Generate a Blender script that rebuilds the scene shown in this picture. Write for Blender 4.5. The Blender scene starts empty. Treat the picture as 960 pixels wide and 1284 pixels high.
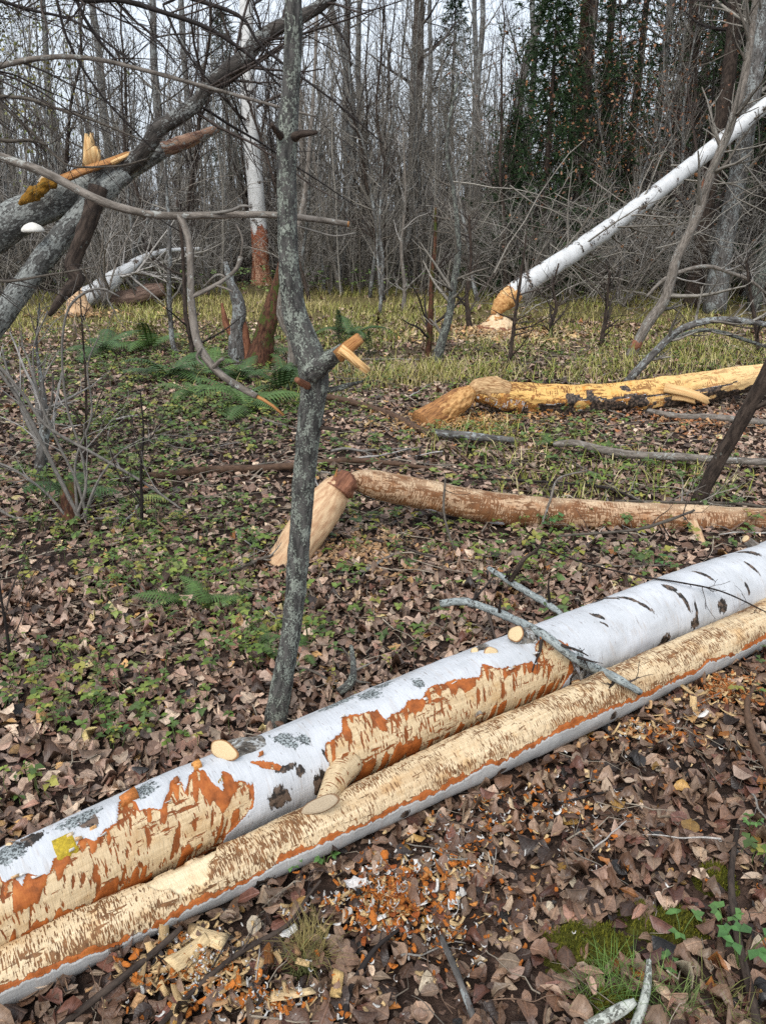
import bpy, math, random
import numpy as np
from mathutils import Vector

# ------------------------------------------------------------------ camera, world, sun, exposure
SC = bpy.context.scene
COL = SC.collection
F, CX, CY, PITCH, CAMH = 965.0, 480.0, 642.0, math.radians(21.5), 1.55   # photo pixels, 960 x 1284
cam = bpy.data.cameras.new("camera")
camo = bpy.data.objects.new("camera", cam)
COL.objects.link(camo)
cam.sensor_fit = 'VERTICAL'
cam.sensor_height = 36.0
cam.lens = 36.0 * F / 1284.0
cam.clip_start, cam.clip_end = 0.05, 2000
camo.location = (0, 0, CAMH)
camo.rotation_euler = (math.pi / 2 - PITCH, 0, 0)
SC.camera = camo

SUN_EL, SUN_AZ = math.radians(52), math.radians(205)      # azimuth clockwise from +Y (behind the camera, a little left)
world = bpy.data.worlds.new("World")
SC.world = world
world.use_nodes = True
wn = world.node_tree
wn.nodes.clear()
sky = wn.nodes.new('ShaderNodeTexSky')
sky.sky_type = 'NISHITA'
sky.sun_disc = False
sky.sun_elevation = SUN_EL
sky.sun_rotation = SUN_AZ
sky.air_density, sky.dust_density, sky.ozone_density = 1.0, 4.0, 1.0
hsv = wn.nodes.new('ShaderNodeHueSaturation')
hsv.inputs['Saturation'].default_value = 0.42             # thin even cloud
bg = wn.nodes.new('ShaderNodeBackground')
bg.inputs['Strength'].default_value = 0.14
wo = wn.nodes.new('ShaderNodeOutputWorld')
wn.links.new(sky.outputs[0], hsv.inputs['Color'])
cloud = wn.nodes.new('ShaderNodeMix'); cloud.data_type = 'RGBA'          # thin overcast: an even cloud sheet over the blue
cloud.inputs[0].default_value = 0.62
cloud.inputs[7].default_value = (4.1, 4.6, 5.2, 1)
wn.links.new(hsv.outputs[0], cloud.inputs[6])
wn.links.new(cloud.outputs[2], bg.inputs['Color'])
wn.links.new(bg.outputs[0], wo.inputs['Surface'])
sl = bpy.data.lights.new("sun", 'SUN')
sl.energy = 1.1
sl.angle = math.radians(35)
sl.color = (1.0, 0.965, 0.92)
so = bpy.data.objects.new("sun", sl)
COL.objects.link(so)
sd = Vector((math.sin(SUN_AZ) * math.cos(SUN_EL), math.cos(SUN_AZ) * math.cos(SUN_EL), math.sin(SUN_EL)))
so.rotation_euler = sd.to_track_quat('Z', 'Y').to_euler()
so.location = (0, -5, 20)
SC.view_settings.view_transform = 'Standard'
SC.view_settings.look = 'None'
SC.view_settings.exposure = 0.88
SC.view_settings.gamma = 1.0
SC.cycles.max_bounces = 5
SC.cycles.diffuse_bounces = 3
SC.cycles.use_denoising = False

# ------------------------------------------------------------------ pixel helpers (measured from the photograph)
FW = np.array([0, math.cos(PITCH), -math.sin(PITCH)])
UP = np.array([0, math.sin(PITCH), math.cos(PITCH)])
RT = np.array([1.0, 0, 0])
CAM = np.array([0, 0, CAMH])
def ray(px, py):
    d = FW + RT * (px - CX) / F - UP * (py - CY) / F
    return d
def hgt(x, y):
    x = np.asarray(x, float); y = np.asarray(y, float)
    far = np.clip((y - 3.2) / 6, 0, 1)
    return (0.012 * np.sin(2.3 * x + .4) * np.sin(1.9 * y + 1) + .007 * np.sin(5.1 * x + 2.) * np.sin(4.3 * y)
            + far * (.012 * np.sin(.55 * x + 1) * np.sin(.7 * y + .3) + .010 * np.sin(1.3 * x) * np.sin(1.1 * y + 2)))
def G(px, py, z=0.0):
    d = ray(px, py)
    return CAM + d * ((z - CAMH) / d[2])
def PY(px, py, Y):
    d = ray(px, py)
    return CAM + d * (Y / d[1])
def pxpath(pts, Y=None):
    """(px, py, width_px[, Y]) -> points and radii"""
    P, R = [], []
    for p in pts:
        y = p[3] if len(p) > 3 else Y
        q = PY(p[0], p[1], y)
        P.append(q)
        R.append(p[2] / 2 * ((q - CAM) @ FW) / F)
    return np.array(P), np.array(R)

# ------------------------------------------------------------------ mesh helpers
rng = np.random.default_rng(11)
random.seed(5)
class MB:
    def __init__(s):
        s.V = []; s.Q = []; s.T = []; s.A = {}; s.n = 0
    def add(s, V, Q=None, T=None, **attrs):
        V = np.asarray(V, float).reshape(-1, 3)
        if Q is not None and len(Q): s.Q.append(np.asarray(Q, np.int64) + s.n)
        if T is not None and len(T): s.T.append(np.asarray(T, np.int64) + s.n)
        for k, v in attrs.items():
            v = np.asarray(v, float)
            if v.ndim == 0: v = np.full(len(V), float(v))
            if v.ndim == 1 and len(v) in (3, 4) and len(v) != len(V): v = np.tile(v, (len(V), 1))
            s.A.setdefault(k, []).append((s.n, v))
        s.V.append(V)
        s.n += len(V)
        return s
    def mesh(s, name, off=(0, 0, 0), smooth=True):
        me = bpy.data.meshes.new(name)
        V = np.concatenate(s.V) - np.asarray(off)
        li, ls, cur = [], [], 0
        if s.Q:
            q = np.concatenate(s.Q); li.append(q.ravel()); ls.append(cur + 4 * np.arange(len(q))); cur += 4 * len(q)
        if s.T:
            t = np.concatenate(s.T); li.append(t.ravel()); ls.append(cur + 3 * np.arange(len(t))); cur += 3 * len(t)
        li = np.concatenate(li).astype(np.int32); ls = np.concatenate(ls).astype(np.int32)
        me.vertices.add(len(V)); me.vertices.foreach_set('co', V.astype(np.float32).ravel())
        me.loops.add(len(li)); me.loops.foreach_set('vertex_index', li)
        me.polygons.add(len(ls)); me.polygons.foreach_set('loop_start', ls)
        if smooth: me.polygons.foreach_set('use_smooth', np.ones(len(ls), bool))
        for k, L in s.A.items():
            d = L[0][1].shape[1] if L[0][1].ndim == 2 else 1
            full = np.zeros((len(V), d))
            for st, v in L: full[st:st + len(v)] = v.reshape(len(v), d)
            if d == 1:
                me.attributes.new(k, 'FLOAT', 'POINT').data.foreach_set('value', full.astype(np.float32).ravel())
            else:
                me.attributes.new(k, 'FLOAT_VECTOR', 'POINT').data.foreach_set('vector', full[:, :3].astype(np.float32).ravel())
        me.update(calc_edges=True)
        return me
LOC = {}
def props(o, label=None, cat=None, group=None, kind=None):
    if label: o['label'] = label
    if cat: o['category'] = cat
    if group: o['group'] = group
    if kind: o['kind'] = kind
    return o
def empty(name, loc, label, cat, group=None):
    o = bpy.data.objects.new(name, None)
    o.empty_display_size = .1
    COL.objects.link(o)
    o.location = loc
    LOC[o.name] = np.array(loc, float)
    return props(o, label, cat, group)
def ob(name, mb, mat, parent=None, label=None, cat=None, group=None, kind=None, smooth=True, loc=None):
    """one mesh object; the points are world points, the origin is the parent's base (or loc)"""
    off = LOC[parent.name] if parent is not None else (np.array(loc, float) if loc is not None else np.zeros(3))
    me = mb.mesh(name, off, smooth) if isinstance(mb, MB) else mb
    o = bpy.data.objects.new(name, me)
    COL.objects.link(o)
    if mat is not None and not me.materials: me.materials.append(mat)
    if parent is not None:
        o.parent = parent
        LOC[o.name] = off
    else:
        o.location = off
        LOC[o.name] = off
    if kind is None and parent is not None and name in ('twigs', 'crown'): kind = 'stuff'
    return props(o, label, cat, group, kind)
def link_copy(o, parent=None):
    c = o.copy(); COL.objects.link(c)
    if parent is not None: c.parent = parent
    return c
def copy_thing(o, loc, rotz=0, scale=1, label=None):
    r = link_copy(o)
    r.location = loc; r.rotation_euler = (0, 0, rotz); r.scale = (scale,) * 3
    if label: r['label'] = label
    for ch in list(o.children):
        c = link_copy(ch, r)
        for g in list(ch.children): link_copy(g, c)
    return r

def catmull(P, n):
    P = np.asarray(P, float)
    if len(P) == 2:
        t = np.linspace(0, 1, n)[:, None]
        return P[0] * (1 - t) + P[1] * t
    E = np.vstack([2 * P[0] - P[1], P, 2 * P[-1] - P[-2]])
    L = np.r_[0, np.cumsum(np.linalg.norm(np.diff(P[:, :3], axis=0), axis=1) + 1e-9)]
    s = np.linspace(0, L[-1], n)
    i = np.clip(np.searchsorted(L, s, side='right') - 1, 0, len(P) - 2)
    t = ((s - L[i]) / (L[i + 1] - L[i]))[:, None]
    p0, p1, p2, p3 = E[i], E[i + 1], E[i + 2], E[i + 3]
    return .5 * (2 * p1 + (p2 - p0) * t + (2 * p0 - 5 * p1 + 4 * p2 - p3) * t ** 2 + (3 * p1 - p0 - 3 * p2 + p3) * t ** 3)
def smooth_path(P, R, n):
    X = catmull(np.c_[P, R], n)
    return X[:, :3], np.maximum(X[:, 3], .0008)
def frames(P):
    T = np.gradient(P, axis=0); T /= np.linalg.norm(T, axis=1)[:, None] + 1e-12
    ref = np.array([0, 0, 1.0]) if abs(T[0, 2]) < .9 else np.array([0, -1.0, 0])
    N = np.zeros_like(P)
    v = ref - T[0] * (ref @ T[0]); N[0] = v / np.linalg.norm(v)
    for i in range(1, len(P)):
        v = N[i - 1] - T[i] * (N[i - 1] @ T[i]); N[i] = v / (np.linalg.norm(v) + 1e-12)
    return T, N, np.cross(N, T)
def vnoise(p, seed=0):
    """cheap smooth 3-D value noise in -1..1"""
    p = np.asarray(p, float); i = np.floor(p).astype(np.int64); f = p - i; f = f * f * (3 - 2 * f)
    def h(a, b, c):
        n = (a * 73856093) ^ (b * 19349663) ^ (c * 83492791) ^ (seed * 2654435 + 12345)
        n = (n ^ (n >> 13)) * 1274126177 & 0x7fffffff
        return ((n ^ (n >> 16)) & 0xffff) / 32767.5 - 1
    r = 0
    for dx in (0, 1):
        for dy in (0, 1):
            for dz in (0, 1):
                w = (f[..., 0] if dx else 1 - f[..., 0]) * (f[..., 1] if dy else 1 - f[..., 1]) * (f[..., 2] if dz else 1 - f[..., 2])
                r = r + w * h(i[..., 0] + dx, i[..., 1] + dy, i[..., 2] + dz)
    return r
def tube(mb, P, R, n=24, ns=10, rough=.06, rs=14, seed=0, cap=True, capin=0.0, extra=None, aniso=1.0, rend=0.0):
    """swept limb with lumpy skin; attribute lc = position in limb space (length, across, across)"""
    P, R = smooth_path(np.asarray(P, float), np.asarray(R, float), n)
    T, N, B = frames(P)
    th = np.linspace(0, 2 * np.pi, ns, endpoint=False)
    u = np.r_[0, np.cumsum(np.linalg.norm(np.diff(P, axis=0), axis=1))]
    c, s = np.cos(th), np.sin(th)
    lc = np.stack([np.repeat(u[:, None], ns, 1), R[:, None] * c, R[:, None] * s], -1)
    av = np.array([1 / aniso, 1, 1]) * rs
    rg = rough * (1 + rend * np.exp(-u / .12))[:, None]
    rr = R[:, None] * (1 + rg * vnoise(lc * av + seed * 7.3, seed) + rg * .5 * vnoise(lc * av * 2.7, seed + 1))
    V = P[:, None] + N[:, None] * (rr * c)[..., None] + B[:, None] * (rr * s)[..., None]
    idx = np.arange(n * ns).reshape(n, ns)
    a = idx[:-1]; b = idx[1:]
    Q = np.stack([a, np.roll(a, -1, 1), np.roll(b, -1, 1), b], -1).reshape(-1, 4)
    V = V.reshape(-1, 3); lcf = lc.reshape(-1, 3); Tt = []
    if cap:
        k = len(V)
        V = np.vstack([V, P[0] + T[0] * capin * R[0], P[-1] - T[-1] * capin * R[-1]])
        lcf = np.vstack([lcf, [u[0], 0, 0], [u[-1], 0, 0]])
        e = idx[-1]
        Tt = np.vstack([np.stack([np.roll(idx[0], -1), idx[0], np.full(ns, k)], -1), np.stack([e, np.roll(e, -1), np.full(ns, k + 1)], -1)])
    mb.add(V, Q, Tt, lc=lcf, **{k: v for k, v in (extra or {}).items()})
    return P, R
def tubes(mb, P, R, ns=3, tint=None):
    """many thin tubes at once: P (B,n,3), R (B,n)"""
    B_, n, _ = P.shape
    if B_ == 0: return
    T = np.gradient(P, axis=1); T /= np.linalg.norm(T, axis=2)[..., None] + 1e-12
    m = T.mean(1); ref = np.where((np.abs(m[:, 2]) < .8)[:, None], [0, 0, 1.0], [1.0, 0, 0])
    N = np.cross(T, ref[:, None]); N /= np.linalg.norm(N, axis=2)[..., None] + 1e-12
    Bn = np.cross(T, N)
    th = np.linspace(0, 2 * np.pi, ns, endpoint=False)
    V = P[:, :, None] + R[:, :, None, None] * (N[:, :, None] * np.cos(th)[:, None] + Bn[:, :, None] * np.sin(th)[:, None])
    idx = np.arange(B_ * n * ns).reshape(B_, n, ns)
    a, b = idx[:, :-1], idx[:, 1:]
    Q = np.stack([a, np.roll(a, -1, 2), np.roll(b, -1, 2), b], -1).reshape(-1, 4)
    if tint is None: tint = rng.random(B_)
    tv = np.repeat(tint, n * ns)
    u = np.linspace(0, 1, n) * 1.0
    L = np.linalg.norm(P[:, -1] - P[:, 0], axis=1)
    lc = np.zeros((B_, n, ns, 3)); lc[..., 0] = (L[:, None] * u)[..., None] + np.arange(B_)[:, None, None] * 3.7
    lc[..., 1] = R[..., None] * np.cos(th); lc[..., 2] = R[..., None] * np.sin(th)
    mb.add(V.reshape(-1, 3), Q, tint=tv, lc=lc.reshape(-1, 3))
def unit(v): return v / (np.linalg.norm(v, axis=-1, keepdims=True) + 1e-12)
def spawn(P, R, k, L, ang, n=5, up=.15, wob=.12, t0=.15, t1=.98, rf=.5, rend=.25, rmin=.0012):
    """k side shoots on each of the limbs P (B,m,3)"""
    B_, m, _ = P.shape
    N = B_ * k
    b = np.repeat(np.arange(B_), k)
    t = rng.uniform(t0, t1, N) * (m - 1); i = np.minimum(t.astype(int), m - 2); f = (t - i)[:, None]
    S = P[b, i] * (1 - f) + P[b, i + 1] * f
    r0 = (R[b, i] * (1 - f[:, 0]) + R[b, i + 1] * f[:, 0]) * rf
    D = unit(P[b, i + 1] - P[b, i])
    W = unit(np.cross(D, unit(rng.normal(size=(N, 3)))))
    a = np.radians(rng.uniform(ang[0], ang[1], N))[:, None]
    d = unit(D * np.cos(a) + W * np.sin(a))
    ln = rng.uniform(L[0], L[1], N) * (1.15 - .6 * (t / (m - 1)))
    pts = [S]
    for j in range(n - 1):
        d = unit(d + np.array([0, 0, up]) + rng.normal(size=(N, 3)) * wob)
        pts.append(pts[-1] + d * (ln / (n - 1))[:, None])
    Pn = np.stack(pts, 1)
    Rn = np.maximum(r0[:, None] * np.linspace(1, rend, n), rmin)
    return Pn, Rn
def rotm(N, tilt, yaw=None):
    """random orientations: yaw free, tilt about a random horizontal axis (radians, normal spread)"""
    yaw = rng.uniform(0, 2 * np.pi, N) if yaw is None else yaw
    ax = rng.uniform(0, 2 * np.pi, N); tl = rng.normal(0, 1, N) * tilt
    cz, sz = np.cos(yaw), np.sin(yaw); Z = np.zeros(N); O = np.ones(N)
    Rz = np.stack([np.stack([cz, -sz, Z], -1), np.stack([sz, cz, Z], -1), np.stack([Z, Z, O], -1)], 1)
    kx, ky = np.cos(ax), np.sin(ax); c, s = np.cos(tl), np.sin(tl); v = 1 - c
    Rt = np.stack([np.stack([c + kx * kx * v, kx * ky * v, ky * s], -1), np.stack([kx * ky * v, c + ky * ky * v, -kx * s], -1),
                   np.stack([-ky * s, kx * s, c], -1)], 1)
    return Rt @ Rz
def scatter(mb, temps, pos, scale, R, **attrs):
    """place templates (V, Q, T, lc) at pos; attrs are per copy"""
    N = len(pos); which = rng.integers(0, len(temps), N)
    for w, (V, Q, T, lc) in enumerate(temps):
        s = np.nonzero(which == w)[0]
        if not len(s): continue
        W = np.einsum('nij,vj->nvi', R[s], V) * scale[s][:, None, None] + pos[s][:, None]
        k = len(V); o = (np.arange(len(s)) * k)[:, None, None]
        q = (np.asarray(Q)[None] + o).reshape(-1, 4) if len(Q) else None
        t = (np.asarray(T)[None] + o).reshape(-1, 3) if len(T) else None
        l = np.tile(lc, (len(s), 1)); l[:, 2] = np.repeat(rng.random(len(s)), k)
        mb.add(W.reshape(-1, 3), q, t, lc=l, **{a: np.repeat(np.asarray(v)[s], k, 0) for a, v in attrs.items()})

# ------------------------------------------------------------------ materials
class NT:
    def __init__(s, name, rough=.8, spec=.3):
        s.m = bpy.data.materials.new(name); s.m.use_nodes = True
        s.t = s.m.node_tree; s.b = s.t.nodes['Principled BSDF']
        s.b.inputs['Roughness'].default_value = rough
        s.b.inputs['Specular IOR Level'].default_value = spec
    def new(s, ty): return s.t.nodes.new(ty)
    def put(s, sock, v):
        if hasattr(v, 'is_output') or isinstance(v, bpy.types.NodeSocket): s.t.links.new(v, sock)
        elif isinstance(v, (tuple, list)) and len(v) == 3 and sock.type == 'RGBA': sock.default_value = (*v, 1)
        else: sock.default_value = v
    def attr(s, name, out='Vector'):
        n = s.new('ShaderNodeAttribute'); n.attribute_name = name; return n.outputs[out]
    def coord(s, out='Object'): return s.new('ShaderNodeTexCoord').outputs[out]
    def scale(s, v, xyz):
        n = s.new('ShaderNodeVectorMath'); n.operation = 'MULTIPLY'; s.put(n.inputs[0], v); n.inputs[1].default_value = xyz; return n.outputs[0]
    def vadd(s, v, w):
        n = s.new('ShaderNodeVectorMath'); n.operation = 'ADD'; s.put(n.inputs[0], v); s.put(n.inputs[1], w); return n.outputs[0]
    def noise(s, v, sc=1, det=3, ro=.55, out='Fac'):
        n = s.new('ShaderNodeTexNoise'); s.put(n.inputs['Vector'], v); n.inputs['Scale'].default_value = sc
        n.inputs['Detail'].default_value = det; n.inputs['Roughness'].default_value = ro; return n.outputs[out]
    def voro(s, v, sc=1, feat='F1', out='Distance'):
        n = s.new('ShaderNodeTexVoronoi'); n.feature = feat; s.put(n.inputs['Vector'], v); n.inputs['Scale'].default_value = sc; return n.outputs[out]
    def math(s, op, a, b=0.0, c=None, clamp=False):
        n = s.new('ShaderNodeMath'); n.operation = op; n.use_clamp = clamp; s.put(n.inputs[0], a); s.put(n.inputs[1], b)
        if c is not None: s.put(n.inputs[2], c)
        return n.outputs[0]
    def step(s, v, a, b):
        n = s.new('ShaderNodeMapRange'); n.interpolation_type = 'SMOOTHSTEP'; s.put(n.inputs[0], v)
        n.inputs[1].default_value = a; n.inputs[2].default_value = b; return n.outputs[0]
    def mix(s, f, a, b):
        n = s.new('ShaderNodeMix'); n.data_type = 'RGBA'; s.put(n.inputs[0], f); s.put(n.inputs[6], a); s.put(n.inputs[7], b); return n.outputs[2]
    def mul(s, a, b):
        n = s.new('ShaderNodeMix'); n.data_type = 'RGBA'; n.blend_type = 'MULTIPLY'; n.inputs[0].default_value = 1; s.put(n.inputs[6], a); s.put(n.inputs[7], b); return n.outputs[2]
    def ramp(s, f, stops):
        n = s.new('ShaderNodeValToRGB'); e = n.color_ramp.elements
        while len(e) < len(stops): e.new(.5)
        for k, (p, c) in enumerate(stops): e[k].position = p; e[k].color = (*c, 1)
        s.put(n.inputs[0], f); return n.outputs[0]
    def bump(s, h, strength=.5, dist=.01, normal=None):
        n = s.new('ShaderNodeBump'); n.inputs['Strength'].default_value = strength; n.inputs['Distance'].default_value = dist
        s.put(n.inputs['Height'], h)
        if normal is not None: s.put(n.inputs['Normal'], normal)
        return n.outputs[0]
    def out(s, col=None, rough=None, normal=None, trans=None):
        if col is not None: s.put(s.b.inputs['Base Color'], col)
        if rough is not None: s.put(s.b.inputs['Roughness'], rough)
        if normal is not None: s.put(s.b.inputs['Normal'], normal)
        return s.m

def mat_leaf():
    k = NT('dead_leaf', .5, .45); lc = k.attr('lc'); col = k.attr('col')
    sp = k.new('ShaderNodeSeparateXYZ'); k.put(sp.inputs[0], lc)
    n = k.noise(lc, 5, 4, .65)
    c = k.mul(col, k.ramp(n, [(.25, (.5, .45, .42)), (.55, (1, 1, 1)), (.8, (1.25, 1.2, 1.15))]))
    vein = k.step(k.math('ABSOLUTE', sp.outputs[1]), .055, .015)
    wv = k.new('ShaderNodeTexWave'); wv.inputs['Scale'].default_value = 2.2
    ax = k.math('ABSOLUTE', sp.outputs[1]); cv = k.new('ShaderNodeCombineXYZ'); k.put(cv.inputs[0], k.math('SUBTRACT', sp.outputs[0], k.math('MULTIPLY', ax, .7)))
    k.put(wv.inputs['Vector'], cv.outputs[0])
    side = k.math('MULTIPLY', k.step(wv.outputs['Fac'], .9, .99), .25)
    vm = k.math('MAXIMUM', k.math('MULTIPLY', vein, .5), side)
    c = k.mix(vm, c, k.mul(c, (1.6, 1.5, 1.4)))
    b = k.bump(k.math('SUBTRACT', n, vm), .6, .004)
    return k.out(c, k.math('MULTIPLY_ADD', n, .38, .22), b)
def mat_simple(name, rough=.7, spec=.3, sc=30, lo=.7, hi=1.25, bs=.3, bd=.004, trans=0):
    k = NT(name, rough, spec); col = k.attr('col'); lc = k.attr('lc')
    n = k.noise(k.coord(), sc, 4, .6)
    c = k.mul(col, k.ramp(n, [(.3, (lo,) * 3), (.7, (hi,) * 3)]))
    if trans: k.b.inputs['Transmission Weight'].default_value = 0
    return k.out(c, None, k.bump(n, bs, bd))
def mat_bark(name, dark, mid, lichen, amount=.5, sc=1.0, moss=None, lsc=1.0):
    k = NT(name, .88, .2); lc = k.attr('lc')
    v = k.scale(lc, (sc * 45, sc * 110, sc * 110))
    fis = k.noise(k.scale(lc, (sc * 18, sc * 70, sc * 70)), 1, 5, .65)
    fine = k.noise(v, 1, 4, .7)
    c = k.mix(k.step(fis, .35, .65), dark, mid)
    big = k.noise(k.scale(lc, (lsc * 9, lsc * 16, lsc * 16)), 1, 3, .6)
    sp = k.noise(k.scale(lc, (lsc * 60, lsc * 90, lsc * 90)), 1, 3, .6)
    m = k.math('ADD', k.math('MULTIPLY', big, .9), sp)
    mm = k.step(m, 1.28 - amount * .6, 1.34 - amount * .6)
    lcol = k.mix(k.step(fine, .4, .65), lichen, tuple(x * .55 for x in lichen))
    c = k.mix(k.math('MULTIPLY', mm, .9), c, lcol)
    if moss:
        ms = k.step(k.noise(k.scale(lc, (6, 10, 10)), 1, 4, .7), moss[1], moss[1] + .08)
        c = k.mix(ms, c, moss[0])
    h = k.math('ADD', k.math('MULTIPLY', fis, 1.0), k.math('MULTIPLY', mm, .35))
    h = k.math('ADD', h, k.math('MULTIPLY', fine, .4))
    return k.out(c, None, k.bump(h, .8, .006))
def mat_twig(name, a, b, hi=None):
    k = NT(name, .8, .3); lc = k.attr('lc'); t = k.attr('tint', 'Fac')
    n = k.noise(k.scale(lc, (30, 80, 80)), 1, 3, .6)
    c = k.mix(t, a, b)
    c = k.mul(c, k.ramp(n, [(.3, (.55, .55, .55)), (.7, (1.3, 1.3, 1.3))]))
    return k.out(c, None, k.bump(n, .4, .002))
def mat_birch(name, cream=(.64, .47, .25), ticks=.5, jag=1.0, fleck=.5, band=.012, bark=(.70, .72, .75), tsc=1.0, orange=(.36, .10, .02), baked=False, scrapcol=None, gvon=True, warm=(.88, .74, .58)):
    """birch log: white bark, torn edge, orange inner bark and tooth-marked wood. attributes: gn (m inside the gnawed part), dk, li, fr"""
    k = NT(name, .6, .3); lc = k.attr('lc')
    gn, dk, li, fr = (k.attr(a, 'Fac') for a in ('gn', 'dk', 'li', 'fr'))
    circ = lambda a, b: k.scale(lc, (a, b, b))
    j1 = k.math('SUBTRACT', k.noise(circ(110, 16), 1, 2, .5), .5)
    j2 = k.math('SUBTRACT', k.noise(circ(330, 60), 1, 2, .5), .5)
    j3 = k.math('SUBTRACT', k.noise(circ(28, 28), 1, 3, .6), .5)
    e = k.math('MULTIPLY_ADD', j1, .035 * jag, gn); e = k.math('MULTIPLY_ADD', j2, .012 * jag, e); e = k.math('MULTIPLY_ADD', j3, .022 * jag, e)
    if baked: e = k.math('MULTIPLY_ADD', j2, .004, gn)
    inner = k.step(e, 0, .0012)
    # wood inside the orange rim
    q1 = k.math('SUBTRACT', k.noise(k.vadd(circ(80, 9), (3.1, 7, 2)), 1, 2, .5), .5)
    q3 = k.math('SUBTRACT', k.noise(k.vadd(circ(13, 24), (9, 1, 4)), 1, 4, .65), .5)
    w = k.math('MULTIPLY_ADD', q1, .085 * jag, k.math('SUBTRACT', gn, band)); w = k.math('MULTIPLY_ADD', q3, .075 * fleck * 2, w)
    w = k.math('MULTIPLY_ADD', j2, .012, w)
    if baked: w = k.math('MULTIPLY_ADD', j2, .008, k.attr('wd', 'Fac'))
    wood = k.step(w, 0, .0015)
    # tooth marks: short dark dashes round the trunk, and scraps of bark left along it
    tk = k.noise(k.vadd(circ(190 * tsc, 34 * tsc), (1, 5, 8)), 1, 2, .5)
    tka = k.noise(k.vadd(circ(6, 12), (4, 2, 6)), 1, 4, .6)
    tick = k.step(k.math('MULTIPLY_ADD', tka, .95, tk), 1.13 - .17 * ticks, 1.16 - .17 * ticks)
    fl = k.noise(k.vadd(k.scale(lc, (16, 75, 75)), (8, 8, 1)), 1, 4, .65)
    fla = k.noise(k.vadd(circ(5, 14), (1, 3, 9)), 1, 3, .5)
    flk = k.step(k.math('MULTIPLY_ADD', fla, .6, fl), .99 - .14 * fleck, 1.015 - .14 * fleck)
    if baked and gvon:
        gv = k.attr('gv', 'Fac'); tick = k.step(k.math('MULTIPLY_ADD', k.math('SUBTRACT', tk, .5), 1.6, gv), .60 - .32 * ticks, .78 - .32 * ticks)
    if baked:
        tick = k.math('MAXIMUM', tick, k.step(k.math('MULTIPLY_ADD', tka, .45, tk), .90 - .17 * ticks, .93 - .17 * ticks))
    scrap = k.math('MAXIMUM', tick, flk)
    scrap = k.math('MULTIPLY', scrap, k.math('SUBTRACT', 1.0, fr, clamp=True))
    gr = k.noise(k.scale(lc, (9, 160, 160)), 1, 4, .6)
    gr2 = k.noise(circ(14, 14), 1, 4, .6)
    wc = k.mul(cream, k.ramp(gr, [(.3, (.80, .76, .70)), (.65, (1.05, 1.05, 1.05))]))
    wc = k.mix(k.step(gr2, .5, .75), wc, k.mul(wc, warm))
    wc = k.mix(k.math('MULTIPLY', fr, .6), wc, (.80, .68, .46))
    oc = k.ramp(k.noise(circ(34, 34), 1, 4, .65), [(.3, tuple(x * .45 for x in orange)), (.55, orange), (.8, (orange[0] * 1.35, orange[1] * 1.7, orange[2] * 1.8))])
    bc = k.ramp(k.noise(circ(40, 26), 1, 3, .6), [(.3, tuple(x * .42 for x in orange)), (.7, tuple(x * .8 for x in orange))])
    if scrapcol: bc = k.ramp(k.noise(circ(60, 40), 1, 3, .6), [(.3, tuple(x * .4 for x in scrapcol)), (.7, scrapcol)])
    if baked:
        dirt = k.noise(k.scale(lc, (3.5, 14, 14)), 1, 5, .65); wc = k.mix(k.math('MULTIPLY', k.step(dirt, .48, .72), .75), wc, k.mul(wc, (.70, .60, .50)))
    stroke = k.noise(k.vadd(circ(300, 40), (6, 1, 3)), 1, 2, .5); wc = k.mix(k.math('MULTIPLY', k.step(stroke, .50, .64), .34), wc, k.mul(wc, (.74, .66, .56)))
    wc = k.mix(scrap, wc, bc)
    ic = k.mix(wood, oc, wc)
    # bark
    pn = k.noise(circ(55, 9), 1, 3, .6)
    mot = k.noise(circ(9, 9), 1, 4, .6)
    bk = k.mul(bark, k.ramp(mot, [(.3, (.78, .78, .77)), (.6, (1, 1, 1))]))
    bk = k.mix(k.math('MULTIPLY', k.step(pn, .56, .72), .5), bk, (.40, .35, .31))
    st = k.noise(k.vadd(circ(420, 14), (5, 1, 2)), 1, 2, .5)
    bk = k.mix(k.math('MULTIPLY', k.step(st, .50, .66), .22), bk, (.36, .36, .37))
    len_ = k.noise(k.vadd(circ(260, 30), (2, 2, 7)), 1, 1, .5)
    bk = k.mix(k.math('MULTIPLY', k.step(len_, .70, .74), .65), bk, (.16, .12, .10))
    dn = k.math('SUBTRACT', k.noise(circ(75, 26), 1, 4, .7), .5)
    dkm = k.step(k.math('MULTIPLY_ADD', dn, 1.9, dk), .42, .52)
    dcol = k.mix(k.step(k.noise(circ(50, 50), 1, 3, .6), .45, .6), (.022, .018, .015), (.13, .09, .065))
    bk = k.mix(dkm, bk, dcol)
    lim = k.step(k.math('MULTIPLY_ADD', k.math('SUBTRACT', k.noise(circ(85, 85), 1, 4, .7), .5), 2.2, li), .45, .55)
    lcol = k.mix(k.step(k.noise(circ(200, 200), 1, 2, .6), .42, .58), (.05, .055, .055), (.30, .33, .33))
    bk = k.mix(lim, bk, lcol)
    c = k.mix(inner, bk, ic)
    h = k.math('MULTIPLY', k.math('SUBTRACT', 1.0, inner), 1.0)
    h = k.math('ADD', h, k.math('MULTIPLY', k.math('SUBTRACT', inner, wood, clamp=True), .55))
    h = k.math('ADD', h, k.math('MULTIPLY', scrap, k.math('MULTIPLY', wood, .5)))
    h = k.math('ADD', h, k.math('MULTIPLY', gr, .18)); h = k.math('ADD', h, k.math('MULTIPLY', dkm, .3)); h = k.math('ADD', h, k.math('MULTIPLY', tk, .35)); h = k.math('SUBTRACT', h, k.math('MULTIPLY', k.math('MULTIPLY', stroke, wood), .5))
    return k.out(c, k.math('MULTIPLY_ADD', inner, .12, .52), k.bump(h, .75, .005))
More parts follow.
